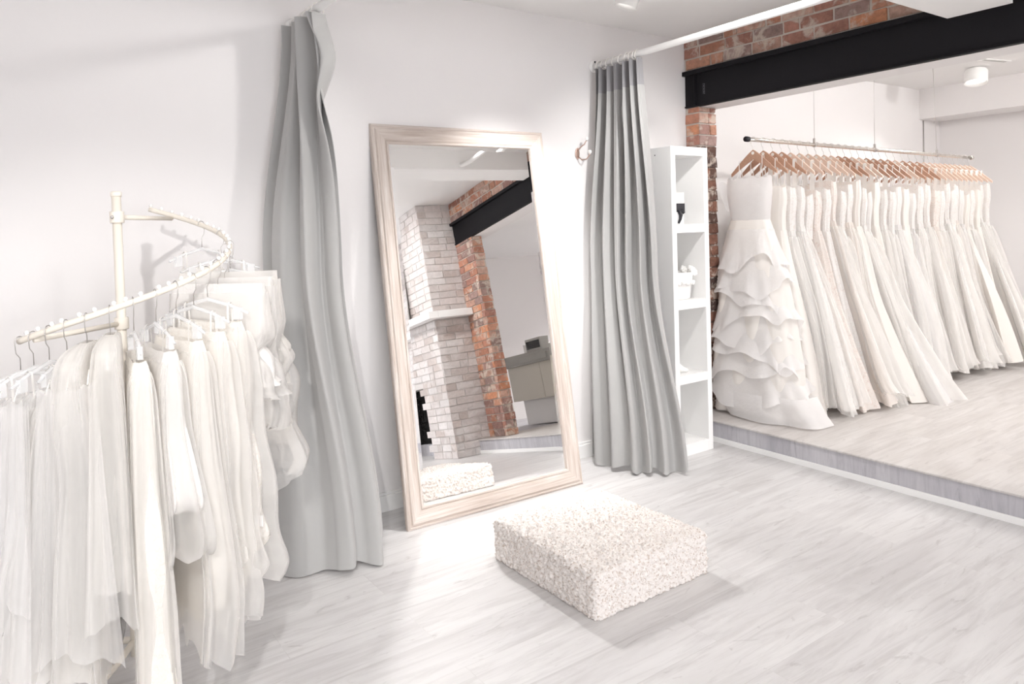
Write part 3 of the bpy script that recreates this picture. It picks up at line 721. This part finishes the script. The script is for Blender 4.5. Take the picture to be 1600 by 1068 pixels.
GOWN_KINDS = ['ruffle']
GR = random.Random(21)
def gown(i, x, kind, near, far, hem, ztop, thick, m_bod, m_skirt, straps, label, flare=1.3, folds=9):
    q = rail_at(x); H0 = q.z - PZ
    o = thing('wedding_gown', label, 'gown', (x, q.y, PZ), 0, 'wedding gowns on the alcove rail')
    s = GR.randrange(9999); gap_ = min(x - XS_H[i - 1], (XS_H[i + 1] - x) if i < 31 else .1) / 2 - .0012; th = min(thick, gap_ * .95)
    bw = GR.uniform(.125, .15); wa = bw - .006; zw = ztop - GR.uniform(.27, .33)
    nb = max([NEAR[j - 1] for j in (i - 1, i + 1) if 1 <= j <= 31])
    kf = [.86]
    def nslot(Y, t):
        e = -Y - (wa + (nb - wa) * (.10 + .90 * t ** 1.05) + .004)
        return (gap_ if e <= 0 else min(gap_ + e * 1.1, .17)) * kf[0]
    tall = .15 if near > nb else th
    keys = [(ztop, bw, bw, th * .62, 0, .003, 5, .012), (ztop - .10, bw + .006, bw + .006, th * .85, 0, .004, 6, .003), (ztop - .2, bw - .005, bw - .005, th * .75, 0, .004, 6, 0), (zw, wa, wa, th * .66, 0, .005, 8, 0)]
    b = MB(); b.grid(drape(lerp_rows(keys, 12), s, lambda Y, t: gap_, 2.), True); b.build('bodice', m_bod, o, True)
    sg = GR.uniform(-.01, .04)
    zz_ = GR.uniform(0, 6.28)
    keys = [(zw + .002, wa + .001, wa + .001, th * .67, 0, .006, folds, 0), (zw - .15, wa + (near - wa) * .10, wa + (far - wa) * .12, th * .92, 0, .012, folds, 0)]
    for f in (.3, .5, .7, .87, 1.):
        keys.append((zw - .15 + (hem - zw + .15) * f, wa + (near - wa) * (.10 + .90 * f ** flare) + sg * sin(pi * f), wa + (far - wa) * (.12 + .88 * f), th * 1.04 + (tall - th) * f, 0, .007 + .016 * f, folds, .022 * f ** 4))
    b = MB(); b.grid(drape(lerp_rows(keys, 36), s + 1, nslot, GR.uniform(1.6, 3.2)), True); b.build('skirt', m_skirt, o, True)
    if kind not in ('satin', 'sheath', 'blacer'):   # loose tulle layer over the skirt
        kf[0] = 1.
        hv = GR.uniform(.0, .06); nx_ = GR.uniform(.02, .05)
        ko = [(k[0] - (.04 if j == 0 else 0) + (hv if j == len(keys) - 1 else 0), k[1] + nx_ * (.2 + .8 * j / len(keys)), k[2] + .004, k[3] * 1.25, k[4], k[5] * 1.8 + .003, k[6] + 2, k[7] * 1.6) for j, k in enumerate(keys)]
        b = MB(); b.grid(drape(lerp_rows(ko, 38), s + 3, nslot, GR.uniform(3., 5.)), True); b.build('tulle_overlay', M['overlay'], o, True)
    for yy in ((-.085, .085) if straps != 'one' else (-.085,)):
        # loops run from the hanger arms down to the bodice
        sa = abs(yy) * 1.06 / .168; zt = H0 - .068 - .012 * sa - .138 * sa ** 1.15
        w_ = .009 if straps == 'wide' else .0035
        xs_ = th * .5
        P = [(-xs_ * .7, yy, ztop - .012), (-.0125, yy * 1.05, zt - .05), (-.0105, yy * 1.06, zt + .010), (0, yy * 1.06, zt + .018), (.0105, yy * 1.06, zt + .010), (.0125, yy * 1.05, zt - .05), (xs_ * .7, yy, ztop - .012)]
        b = MB(); b.grid([[(px, py - w_, pz), (px, py + w_, pz)] for px, py, pz in P]); b.build('hanging_loop', M['ribbon'], o, True)
    return o

# first gown: strapless, tiers of organza ruffles
x0 = XS_H[0]; q = rail_at(x0)
g1 = thing('wedding_gown', 'strapless white organza gown with tiers of ruffles, hanging next to the brick pier', 'gown', (x0, q.y, PZ), 0, 'wedding gowns on the alcove rail')
def gl(x, y, m=.036):
    x = m * math.tanh(x / m) if x > 0 else x
    return max(x, 4.262 - x0) if y + q.y > 3.075 else x
zt, zw = 1.585, 1.30
keys = [(zt, .150, .155, .075, .03, .02, 4, .012), (zt - .1, .148, .150, .095, .03, .03, 6, .003), (zt - .2, .138, .138, .085, .03, .03, 6, 0), (zw, .132, .132, .075, .03, .03, 8, 0)]
b = MB(); b.grid(cloth(lerp_rows(keys, 14), 96, 5, gl), True); b.build('bodice', M['organza'], g1, True)
b = MB()     # folded-back side of the bodice
b.grid([[(-.03 - .05 * s, .175 + .035 * s, zt - .02 + .015 * sin(3 * s) - .02 * (1 - s)), (-.03 - .045 * s, .17 + .03 * s, zt - .12), (-.05, .16 + .015 * s, zt - .22)] for s in (0, .33, .66, 1)])
b.build('side_flap', M['organza'], g1, True)
keys = [(zw + .002, .133, .133, .076, .03, .03, 8, 0), (1.1, .20, .19, .11, .03, .06, 8, 0), (.8, .27, .25, .15, .03, .08, 9, 0), (.4, .33, .30, .19, .03, .1, 9, 0), (.03, .38, .32, .21, .02, .12, 8, .012)]
b = MB(); b.grid(cloth(lerp_rows(keys, 30), 120, 6, gl), True); b.build('skirt', M['satin'], g1, True)
tiers = [(1.24, 1.00, 0), (1.08, .86, .02), (.95, .74, -.01), (.83, .62, .02), (.71, .50, -.02), (.59, .38, .01), (.47, .27, -.01), (.35, .14, .02)]
for k, (za, zb_, dx) in enumerate(tiers):
    def wid(z):
        f = (1.30 - z) / 1.25; return .135 + .215 * f ** .85
    def dep(z):
        f = (1.30 - z) / 1.25; return .080 + .135 * f ** .85
    rows = []
    for s_ in range(15):
        f = s_ / 14; z = za + (zb_ - za) * f; fl = .045 * f ** 1.6; A = .010 + .10 * f ** 1.5
        rows.append((z, wid(z) + .004 + fl + dx * f, wid(z) + .004 + fl, dep(z) + .004 + fl, .03, A, 6 + (k * 5) % 4, .020 * f ** 2))
    Rg = cloth(rows, 200, 40 + k, None); out = []
    ph_ = k * 2.1
    for i_, ring in enumerate(Rg):
        f = i_ / 14; o2 = []
        for j_, (px, py, pz) in enumerate(ring):
            a_ = 2 * pi * j_ / 200
            # swags: the free edge droops and lifts round the skirt
            pz += f ** 1.3 * (.055 * sin(2 * a_ + ph_) + .028 * sin(5 * a_ + ph_ * 1.7))
            g_ = 1 + .03 * f * f * sin(17 * a_ + ph_)
            o2.append((gl(px * g_, py, .039 + .0013 * k), py * g_, pz))
        out.append(o2)
    b = MB(); b.grid(out, True); b.build('ruffle', M['organza'], g1, True)
keys = [(.17, .40, .33, .22, .0, .10, 6, 0), (.07, .44, .32, .24, -.02, .13, 6, .006), (.010, .47, .26, .245, -.04, .14, 6, .004)]
b = MB(); b.grid(cloth(lerp_rows(keys, 8), 140, 77, gl), True); b.build('hem_layer', M['organza'], g1, True)
for yy in (-.07, .10):
    b = MB(); sa = abs(yy) / .168; zz = q.z - PZ - .068 - .012 * sa - .138 * sa ** 1.15; b.grid([[(px, yy - .003, pz), (px, yy + .003, pz)] for px, pz in ((-.045, zt - .015), (-.0125, zz - .05), (-.0105, zz + .010), (0, zz + .018), (.0105, zz + .010), (.0125, zz - .05), (.03, zt - .015))]); b.build('hanging_loop', M['ribbon'], g1, True)

KIND = {'lace': ('lace', 'tulle', 'white lace'), 'blush': ('lace_blush', 'tulle_blush', 'blush lace'), 'tulle': ('lace', 'tulle', 'white tulle'), 'satin': ('satin', 'satin', 'ivory satin'), 'sheath': ('lace', 'lace', 'white lace sheath'),
        'organza': ('tulle', 'organza', 'pale organza'), 'beaded': ('lace', 'tulle_blush', 'beaded ivory'), 'blacer': ('lace_blush', 'lace_blush', 'rose-tinted lace')}
SPEC = ['satin', 'lace', 'tulle', 'sheath', 'blacer', 'sheath', 'blush', 'tulle', 'beaded', 'satin', 'lace', 'organza', 'satin', 'lace', 'tulle', 'organza', 'satin', 'organza', 'tulle', 'tulle', 'blush', 'lace', 'tulle', 'lace', 'beaded', 'organza', 'satin', 'tulle', 'satin', 'lace', 'tulle']
NEAR = [.36, .33, .45, .37, .46, .39, .50, .44, .42, .52, .47, .63, .36, .30, .27, .37, .30, .34, .28, .38, .33, .30, .42, .34, .31, .40, .46, .38, .35, .50, .44]
HEM = [.02, .03, .05, .04, .02, .06, .05, .03, .03, .02, .012, .008, .05, .06, .03, .03, .06, .05, .07, .05, .05, .06, .06, .05, .04, .06, .08, .06, .05, .05, .04]
for i in range(1, 32):
    k = SPEC[i - 1]; mb_, ms_, words = KIND[k]
    gown(i, XS_H[i], k, NEAR[i - 1], .30 + GR.uniform(0, .08), HEM[i - 1], 1.53 + GR.uniform(-.08, .03), .046, M[mb_], M[ms_], GR.choice(('thin', 'wide', 'thin')),
         words + ' gown, ' + ORD[i] + ' from the brick pier on the alcove rail', flare=GR.uniform(.85, 1.5), folds=GR.choice((5, 7, 8, 10)))

# ------------------------------------------------------------------ spiral rack
FA, FR = Vector((.533, .846, 0)).normalized(), Vector((.846, -.533, 0)).normalized()
PC = Vector((.352, 2.615, 0)); RR = .365
def rk_dir(phi): a = radians(phi); return FA * cos(a) + FR * sin(a)
def rk_z(phi): return 1.557 - .408 * (phi + 6) / 211
def rk(phi, r=RR): d = rk_dir(phi); return PC + d * r + Vector((0, 0, rk_z(phi)))
rack = thing('spiral_rack', 'ivory metal spiral clothes rack with a beaded rail at the left', 'clothes rack', tuple(PC))
b = MB(); b.tube([(0, 0, 0), (0, 0, 1.60)], .0155, 16); b.build('pole', M['ivory_metal'], rack, True)
b = MB(); b.lathe([(.0175, 1.588), (.0185, 1.592), (.0185, 1.602), (.014, 1.606)], 16); b.build('pole_cap', M['ivory_metal'], rack, True)
b = MB(); b.tube(rel([rk(-6 + 211 * k / 70) for k in range(71)], rack), .0095, 10); b.build('spiral_rail', M['ivory_metal'], rack, True)
for phi, zz in ((8, 1.528), (196, 1.167)):
    d = rk_dir(phi); zc = rk_z(phi)
    b = MB(); b.tube([(d.x * .012, d.y * .012, zc - .012), (d.x * (RR - .004), d.y * (RR - .004), zc - .012)], .0085, 10); b.build('arm', M['ivory_metal'], rack, True)
    b = MB(); b.lathe([(.0225, zc - .032), (.0235, zc - .028), (.0235, zc + .004), (.0225, zc + .008)], 16); b.build('collar', M['ivory_metal'], rack, True)
    b = MB(); b.ball((-d.x * .028, -d.y * .028, zc - .012), .006, 8); b.build('screw', M['wire'], rack, True)
phi = -5.
studs = []
while phi < 205:
    studs.append(phi); phi += 6.6
HOOKS = [x_ + 3.3 for x_ in (201.5, 193., 184.5, 176., 167., 157., 147., 137., 127., 117., 107.5, 98., 89.5, 81., 66., 46., 26.)]
for phi in studs:
    for h_ in HOOKS:
        if abs(phi - h_) < 1.9: phi = h_ + (1.9 if phi > h_ else -1.9)
    p_ = rk(phi); b = MB(); b.ball(tuple(p_ + Vector((0, 0, .0155)) - rack.location), .0075, 8); b.build('stud', M['porcelain'], rack, True)
for a in (190, 290, 20):
    d = rk_dir(a); b = MB(); b.tube([(d.x * .012, d.y * .012, .05), (d.x * .10, d.y * .10, .03), (d.x * .30, d.y * .30, .012)], .011, 10); b.build('foot_leg', M['ivory_metal'], rack, True)
b = MB(); b.tube([tuple(rk_dir(188 + 104 * k / 24) * .31 + Vector((0, 0, .0125))) for k in range(25)], .0105, 10); b.build('base_arc', M['ivory_metal'], rack, True)

# clear hanger, local: y radial (outwards +), z up, origin on the rail
def clear_hanger():
    h = MB(); P = [(0, 0, -.085), (0, 0, -.05), (0, .012, -.035), (0, .0155, .0)]
    for k in range(1, 9): a = radians(22.5 * k); P.append((0, .0150 * cos(a), .0150 * sin(a)))
    h.tube(P, .0014, 6)
    c = MB(); c.tube([(0, -.155, -.135), (0, -.09, -.112), (0, 0, -.092), (0, .09, -.112), (0, .155, -.135)], [.0045, .0055, .007, .0055, .0045], 8)
    ks = []
    for y in (-.115, .115): k = MB(); k.box((-.0075, y - .014, -.155), (.0075, y + .014, -.118)); ks.append(k)
    return h, c, ks
ch = clear_hanger(); proto = None
def place_hanger(phi, lab):
    global proto, ckids
    q = rk(phi + 3.3); d = rk_dir(phi + 3.3); rz = math.atan2(d.y, d.x) - pi / 2
    if proto is None:
        proto = thing('clip_hanger', lab, 'hanger', tuple(q), rz, 'clear hangers on the spiral rack'); o = proto
        ckids = [ch[0].build('hook', M['wire'], o, True), ch[1].build('hanger_bar', M['clear'], o, True), ch[2][0].build('clip', M['clear'], o), ch[2][1].build('clip', M['clear'], o)]
    else:
        o = proto.copy(); COL.objects.link(o); o.location = q; o.rotation_euler = (0, 0, rz); o['label'] = lab
        for c in ckids: c2 = c.copy(); COL.objects.link(c2); c2.parent = o
    return q, rz

# garments, listed from the lower left end of the rail up to its top end
# (phi, kind, hem height, half width at hem (inner, outer), top style, material, words)
GARM = [(201.5, 'veil', .40, (.18, .26), 'veil', 'sheer white tulle veil', 4.1),
        (193., 'veil', .28, (.18, .28), 'veil', 'sheer gathered tulle veil', 4.1),
        (184.5, 'veil', .45, (.18, .27), 'veil', 'soft sheer tulle veil', 4.1),
        (176., 'veil', .30, (.18, .22), 'veil_soft', 'gathered white tulle veil', 4.1),
        (167., 'bell', .26, (.18, .20), 'veil_ivory', 'bell-topped ivory veil', 4.4),
        (157., 'bell', .50, (.18, .20), 'veil_ivory', 'bell-topped cream tulle veil', 4.9),
        (147., 'dress', .18, (.17, .22), 'ivory_lace', 'long ivory lace dress', 4.8),
        (137., 'dress', .62, (.16, .24), 'tulle', 'short puffed white tulle skirt', 4.8),
        (127., 'dress', .32, (.17, .16), 'ivory', 'ivory tulle slip dress', 4.8),
        (117., 'dress', .38, (.17, .15), 'ivory_lace', 'scalloped cream lace dress', 4.8),
        (107.5, 'dress', .42, (.16, .14), 'ivory_lace', 'ivory lace dress with a price tag', 4.8),
        (98., 'org', .95, (.15, .195), 'tulle', 'white organza petticoat with a square top', 4.1),
        (89.5, 'org', .84, (.15, .18), 'veil_soft', 'sheer organza petticoat', 3.8),
        (81., 'org', .92, (.15, .17), 'veil_ivory', 'stiff ivory organza petticoat', 3.8),
        (66., 'veil', .70, (.14, .18), 'veil_ivory', 'short ivory tulle veil', 6),
        (46., 'veil', .75, (.14, .17), 'veil_soft', 'short fluffy white veil', 8),
        (26., 'veil', .80, (.14, .16), 'veil_ivory', 'short cream veil', 8)]
GR2 = random.Random(4)
for i, (phi, kind, hem, (wi, wo), mname, words, slotd) in enumerate(GARM):
    n_ = ORD[i]
    q, rz = place_hanger(phi, 'clear clip hanger, ' + n_ + ' from the lower left end of the spiral rack')
    o = thing('bridal_garment', words + ', ' + n_ + ' from the lower left end of the rack', 'veil' if kind in ('veil', 'bell') else 'dress', (q.x, q.y, 0), rz, 'garments on the spiral rack')
    zt = q.z - .150
    slot = radians(slotd)
    wide = 2.2 if i == 0 else 1.
    lim = lambda Y: .985 * slot * max(.03, RR + Y)
    s = GR2.randrange(9999); th = 1.3 * slot * .5
    if kind == 'bell': keys = [(zt + .080, .03, .03, .010, 0, .0005, 5, 0), (zt + .070, .09, .09, .018, 0, .001, 6, 0), (zt + .05, .135, .135, .026, 0, .002, 6, 0), (zt + .02, .168, .168, .028, 0, .002, 6, 0), (zt - .10, .168, .170, th, 0, .004, 7, 0)]
    elif kind == 'org': keys = [(zt + .085, .166, .164, .014, 0, .0005, 3, 0), (zt + .03, .168, .166, .024, 0, .001, 4, 0), (zt - .06, .165, .172, .046, 0, .003, 4, 0)]
    elif kind == 'veil': keys = [(zt - .014, .08, .08, .012, 0, .002, 5, .001), (zt - .05, .11, .115, .026, 0, .004, 7, 0), (zt - .16, .13, .14, th * .9, 0, .005, 7, 0)]
    else: keys = [(zt - .012, .12, .12, .016, 0, .002, 4, .002), (zt - .07, .125, .13, .036, 0, .003, 6, 0), (zt - .20, .12, .135, th * .9, 0, .005, 7, 0)]
    z1 = keys[-1][0]; sw = GR2.uniform(-.01, .015) if i < 4 else GR2.uniform(-.02, .05)
    for f in (.25, .5, .75, .9, 1.):
        keys.append((z1 + (hem - z1) * f, .11 + (wi - .11) * f, .125 + (wo - .125) * f ** GR2.uniform(.7, 1.3) + sw * sin(pi * f) + GR2.uniform(-.02, .02), th * (1.1 + .7 * f), .0, .005 + .012 * f, GR2.choice((7, 8, 9)), (.030 if kind in ('veil', 'dress') else .012) * f ** 5))
    nf = keys[-1][6]; keys = [(k[0], k[2], k[1]) + k[3:6] + (nf,) + k[7:] for k in keys]   # the outer end carries the pleats
    if 'puffed' in words: keys[-1] = (keys[-1][0] + .02, .06, .10) + keys[-1][3:]; keys[-2] = (keys[-2][0], .17, .25) + keys[-2][3:]
    def flip(R): return [[(-x, -y, z) for x, y, z in ring] for ring in R]
    limf = lambda Y, t: lim(-Y) * (.84 + .2 * t * t)
    pl = GR2.uniform(3., 5.)
    R = flip(drape(lerp_rows(keys, 46), s, limf, pl))
    pname = {'veil': 'veil_cloth', 'bell': 'veil_cloth', 'org': 'petticoat_cloth', 'dress': 'dress_cloth'}[kind]
    b = MB(); b.grid(R, True); b.build(pname, M[mname], o, True)
    if kind in ('veil', 'bell') and i < 4:      # an inner layer of tulle
        rr_ = lerp_rows(keys, 40); rr_ = [(k[0] * .80 + .20 * rr_[0][0] - .012, k[1] * .84, k[2] * .84, k[3] * .72, k[4], k[5], k[6] + 2, k[7] * 2) for k in rr_]
        b = MB(); b.grid(flip(drape(rr_, s + 5, limf, pl + 1)), True); b.build('inner_layer', M['veil_soft'], o, True)
    # loose outer layer of sheer tulle over the cloth
    lo_ = GR2.uniform(.03, .16) if kind != 'org' else .01
    ok_ = [(k[0] - (.03 if kind != 'bell' else 0) - lo_ * max(0, (j - 2) / (len(keys) - 3)), k[1] + (.022 + .02 * (j / len(keys)) if kind != 'org' else .008), k[2] + .006, k[3] * 1.5, k[4], (k[5] * 2.0 + .004) * (1 if kind != 'org' else .6), k[6] + 1, k[7] * 1.5) for j, k in enumerate(keys)]
    Ro = flip(drape(lerp_rows(ok_, 46), s + 9, lambda Y, t: lim(-Y) * (1.0 + .30 * t * t), pl + GR2.uniform(-.6, 1.2)))
    b = MB(); b.grid(Ro, True); b.build('tulle_overlay', M['overlay'], o, True)
    if kind == 'dress':                        # lace border at the hem
        R3 = [[(x * 1.02, y + .0035 * (1 if y > 0 else -1), z - .002) for x, y, z in ring] for ring in R[-7:]]
        b = MB(); b.grid(R3, True); b.build('lace_border', M['ivory_lace'], o, True)
    for yy in (-.085, .085) if kind in ('veil', 'dress') else ():
        b = MB(); b.grid([[(px, yy - .004, pz), (px, yy + .004, pz)] for px, pz in ((-.012, zt - .03), (-.0105, zt + .01), (-.009, zt + .044), (0, zt + .050), (.009, zt + .044), (.0105, zt + .01), (.012, zt - .03))]); b.build('hanging_loop', M['ribbon'], o, True)
    if kind == 'veil' and i < 4:
        b = MB()
        for k in range(16): b.ball((GR2.uniform(-.02, .02), -.05 + .1 * k / 15, zt - .028 + GR2.uniform(-.012, .006)), GR2.uniform(.006, .013), 7)
        b.build('floral_comb', M['porcelain'], o, True)
    if 'price tag' in words:
        b = MB(); b.tube([(0, .135, zt - .40), (.002, .16, zt - .44), (.002, .165, zt - .52), (0, .165, zt - .63)], .0012, 5); b.build('tag_string', M['ribbon'], o, True)
        b = MB(); b.box((-.002, .15, zt - .665), (.002, .18, zt - .63)); b.build('price_tag', M['white'], o)

# wide sheer veils draped round the outside of the rack
def draped_veil(label, p0, p1, z_hem, r_top, r_bot, amp, m, seed, nfold, npk, drop=.165, layers=1):
    r = random.Random(seed); h = [r.uniform(0, 6.28) for _ in range(6)]
    c = PC + rk_dir((p0 + p1) / 2) * RR
    o = thing('draped_veil', label, 'veil', (c.x, c.y, 0), 0, None)
    for L_ in range(layers):
        rows = []; nu, nv = 150, 50
        for j in range(nv + 1):
            t = j / nv; row = []
            for i in range(nu + 1):
                u = i / nu; spread = (u - .5) * 8 * t
                phi = p0 + (p1 - p0) * u + spread + .6 * sin(9 * u + h[0] + 2 * t)
                zt_ = rk_z(min(205, max(-6, p0 + (p1 - p0) * u))) - drop + .03 - .012 * L_ - .012 * abs(sin(pi * u * npk * 2)) - .03 * abs(sin(2.3 * u + h[2]))
                hem = z_hem + L_ * .18 + .03 * sin(5 * u + h[1]) + .015 * sin(11 * u + h[2]) + .07 * u
                rr = RR + r_top + (r_bot - r_top) * t ** 1.2 + L_ * -.012
                uw = u + .04 * sin(7 * u + h[0]); f = sin(6.283 * nfold * uw + h[3] + 1.1 * sin(3 * t + h[4])) * (.5 + .4 * sin(4 * u + h[1])) + sin(6.283 * nfold * 1.7 * uw + h[5] - 1.6 * t) * .35
                rr += amp * (.25 + .9 * t) * f
                q = PC + rk_dir(phi) * rr - o.location; row.append((q.x, q.y, zt_ + (hem - zt_) * t))
            rows.append(row)
        b = MB(); b.grid(rows); b.build('tulle_layer', m, o, True)
    for k in range(3):
        u = (k + .5) / 3; phi = p0 + (p1 - p0) * u; d = rk_dir(phi); zz = rk_z(phi) - drop; q = PC + d * (RR + r_top) - o.location; q2 = PC + d * (RR + .165) - o.location
        b = MB(); b.tube([(q.x, q.y, zz - .005), (q2.x, q2.y, zz + .03)], .002, 5); b.build('hanging_loop', M['ribbon'], o, True)
    return o
draped_veil('wide sheer white tulle veil trailing down at the left end of the rack', 200, 224, .05, .185, .32, .015, M['veil'], 3, 6.3, 3, layers=3)
draped_veil('sheer tulle veil with loose folds trailing beside the leftmost veil on the rack', 182, 198, .16, .185, .29, .015, M['veil'], 12, 5.1, 2, layers=3)
draped_veil('sheer gathered tulle veil over the bell-topped veils at the front of the spiral rack', 162, 178, .30, .195, .25, .012, M['veil'], 8, 4.4, 2)
# ------------------------------------------------------------------ reception corner in the alcove (seen in the mirror)
dk = thing('reception_desk', 'cream reception desk with a grey counter top, seen in the mirror', 'desk', (5.3, -.55, PZ))
b = MB(); b.box((-.30, -.77, .70), (.35, .80, .835)); b.build('counter_top', M['counter'], dk, bevel=.012)
b = MB(); b.box((-.24, -.70, .29), (.30, -.02, .6995)); b.build('cabinet', M['cream'], dk, bevel=.004)
b = MB(); b.box((-.24, -.015, .29), (.30, .70, .6995)); b.build('cabinet', M['cream'], dk, bevel=.004)
b = MB(); b.box((-.16, -.60, 0), (.25, .60, .2895)); b.build('plinth', M['white'], dk)
b = MB(); b.box((-.318, -.30, .725), (-.3005, .25, .80)); b.build('drawer_front', M['counter'], dk, bevel=.008)
rd = thing('radio', 'small grey radio with a dark front on the reception desk, seen in the mirror', 'radio', (5.12, -.60, PZ + .8355))
b = MB(); b.box((-.07, -.16, 0), (.07, .16, .15)); b.build('case', M['grey_plastic'], rd, bevel=.01)
b = MB(); b.box((-.074, -.135, .03), (-.0705, .135, .12)); b.build('speaker_front', M['dark_screen'], rd, bevel=.001)
mg = thing('mug', 'white mug beside the radio on the reception desk, seen in the mirror', 'mug', (5.12, -.84, PZ + .8355))
b = MB(); b.lathe([(.036, 0), (.038, .01), (.038, .10), (.034, .10), (.033, .012), (.002, .01)], 20, (0, 0, 0), 0, True, False); b.build('cup', M['porcelain'], mg, True)
b = MB(); b.tube([(0, .037, .08), (0, .062, .07), (0, .062, .035), (0, .037, .025)], .006, 8); b.build('handle', M['porcelain'], mg, True)

# ------------------------------------------------------------------ camera
cam = bpy.data.cameras.new('camera'); co = bpy.data.objects.new('camera', cam); COL.objects.link(co); scene.camera = co
yaw, pitch, roll = radians(32.24), radians(-1.506), radians(-1.788)
f_ = Vector((sin(yaw) * cos(pitch), cos(yaw) * cos(pitch), sin(pitch))); r_ = Vector((cos(yaw), -sin(yaw), 0)); u_ = r_.cross(f_)
r2 = r_ * cos(roll) + u_ * sin(roll); u2 = -r_ * sin(roll) + u_ * cos(roll)
mw = Matrix.Identity(4)
for i in range(3): mw[i][0] = r2[i]; mw[i][1] = u2[i]; mw[i][2] = -f_[i]
mw[2][3] = 1.438
co.matrix_world = mw
cam.sensor_fit = 'HORIZONTAL'; cam.sensor_width = 36; cam.lens = 36 * 1095.8 / 1600
cam.shift_x = (800 - 686.3) / 1600; cam.shift_y = -(534 - 388.9) / 1600; cam.clip_start = .02

# ------------------------------------------------------------------ render look
vs_ = scene.view_settings; vs_.view_transform = 'Standard'; vs_.look = 'None'; vs_.gamma = 1; vs_.use_curve_mapping = False; vs_.exposure = .40
cy = scene.cycles; cy.max_bounces = 14; cy.diffuse_bounces = 7; cy.glossy_bounces = 6; cy.transmission_bounces = 6; cy.transparent_max_bounces = 48
cy.caustics_reflective = True; cy.sample_clamp_indirect = 0; cy.blur_glossy = 0; cy.use_denoising = True; cy.use_guiding = True; cy.use_surface_guiding = True; cy.guiding_training_samples = 48
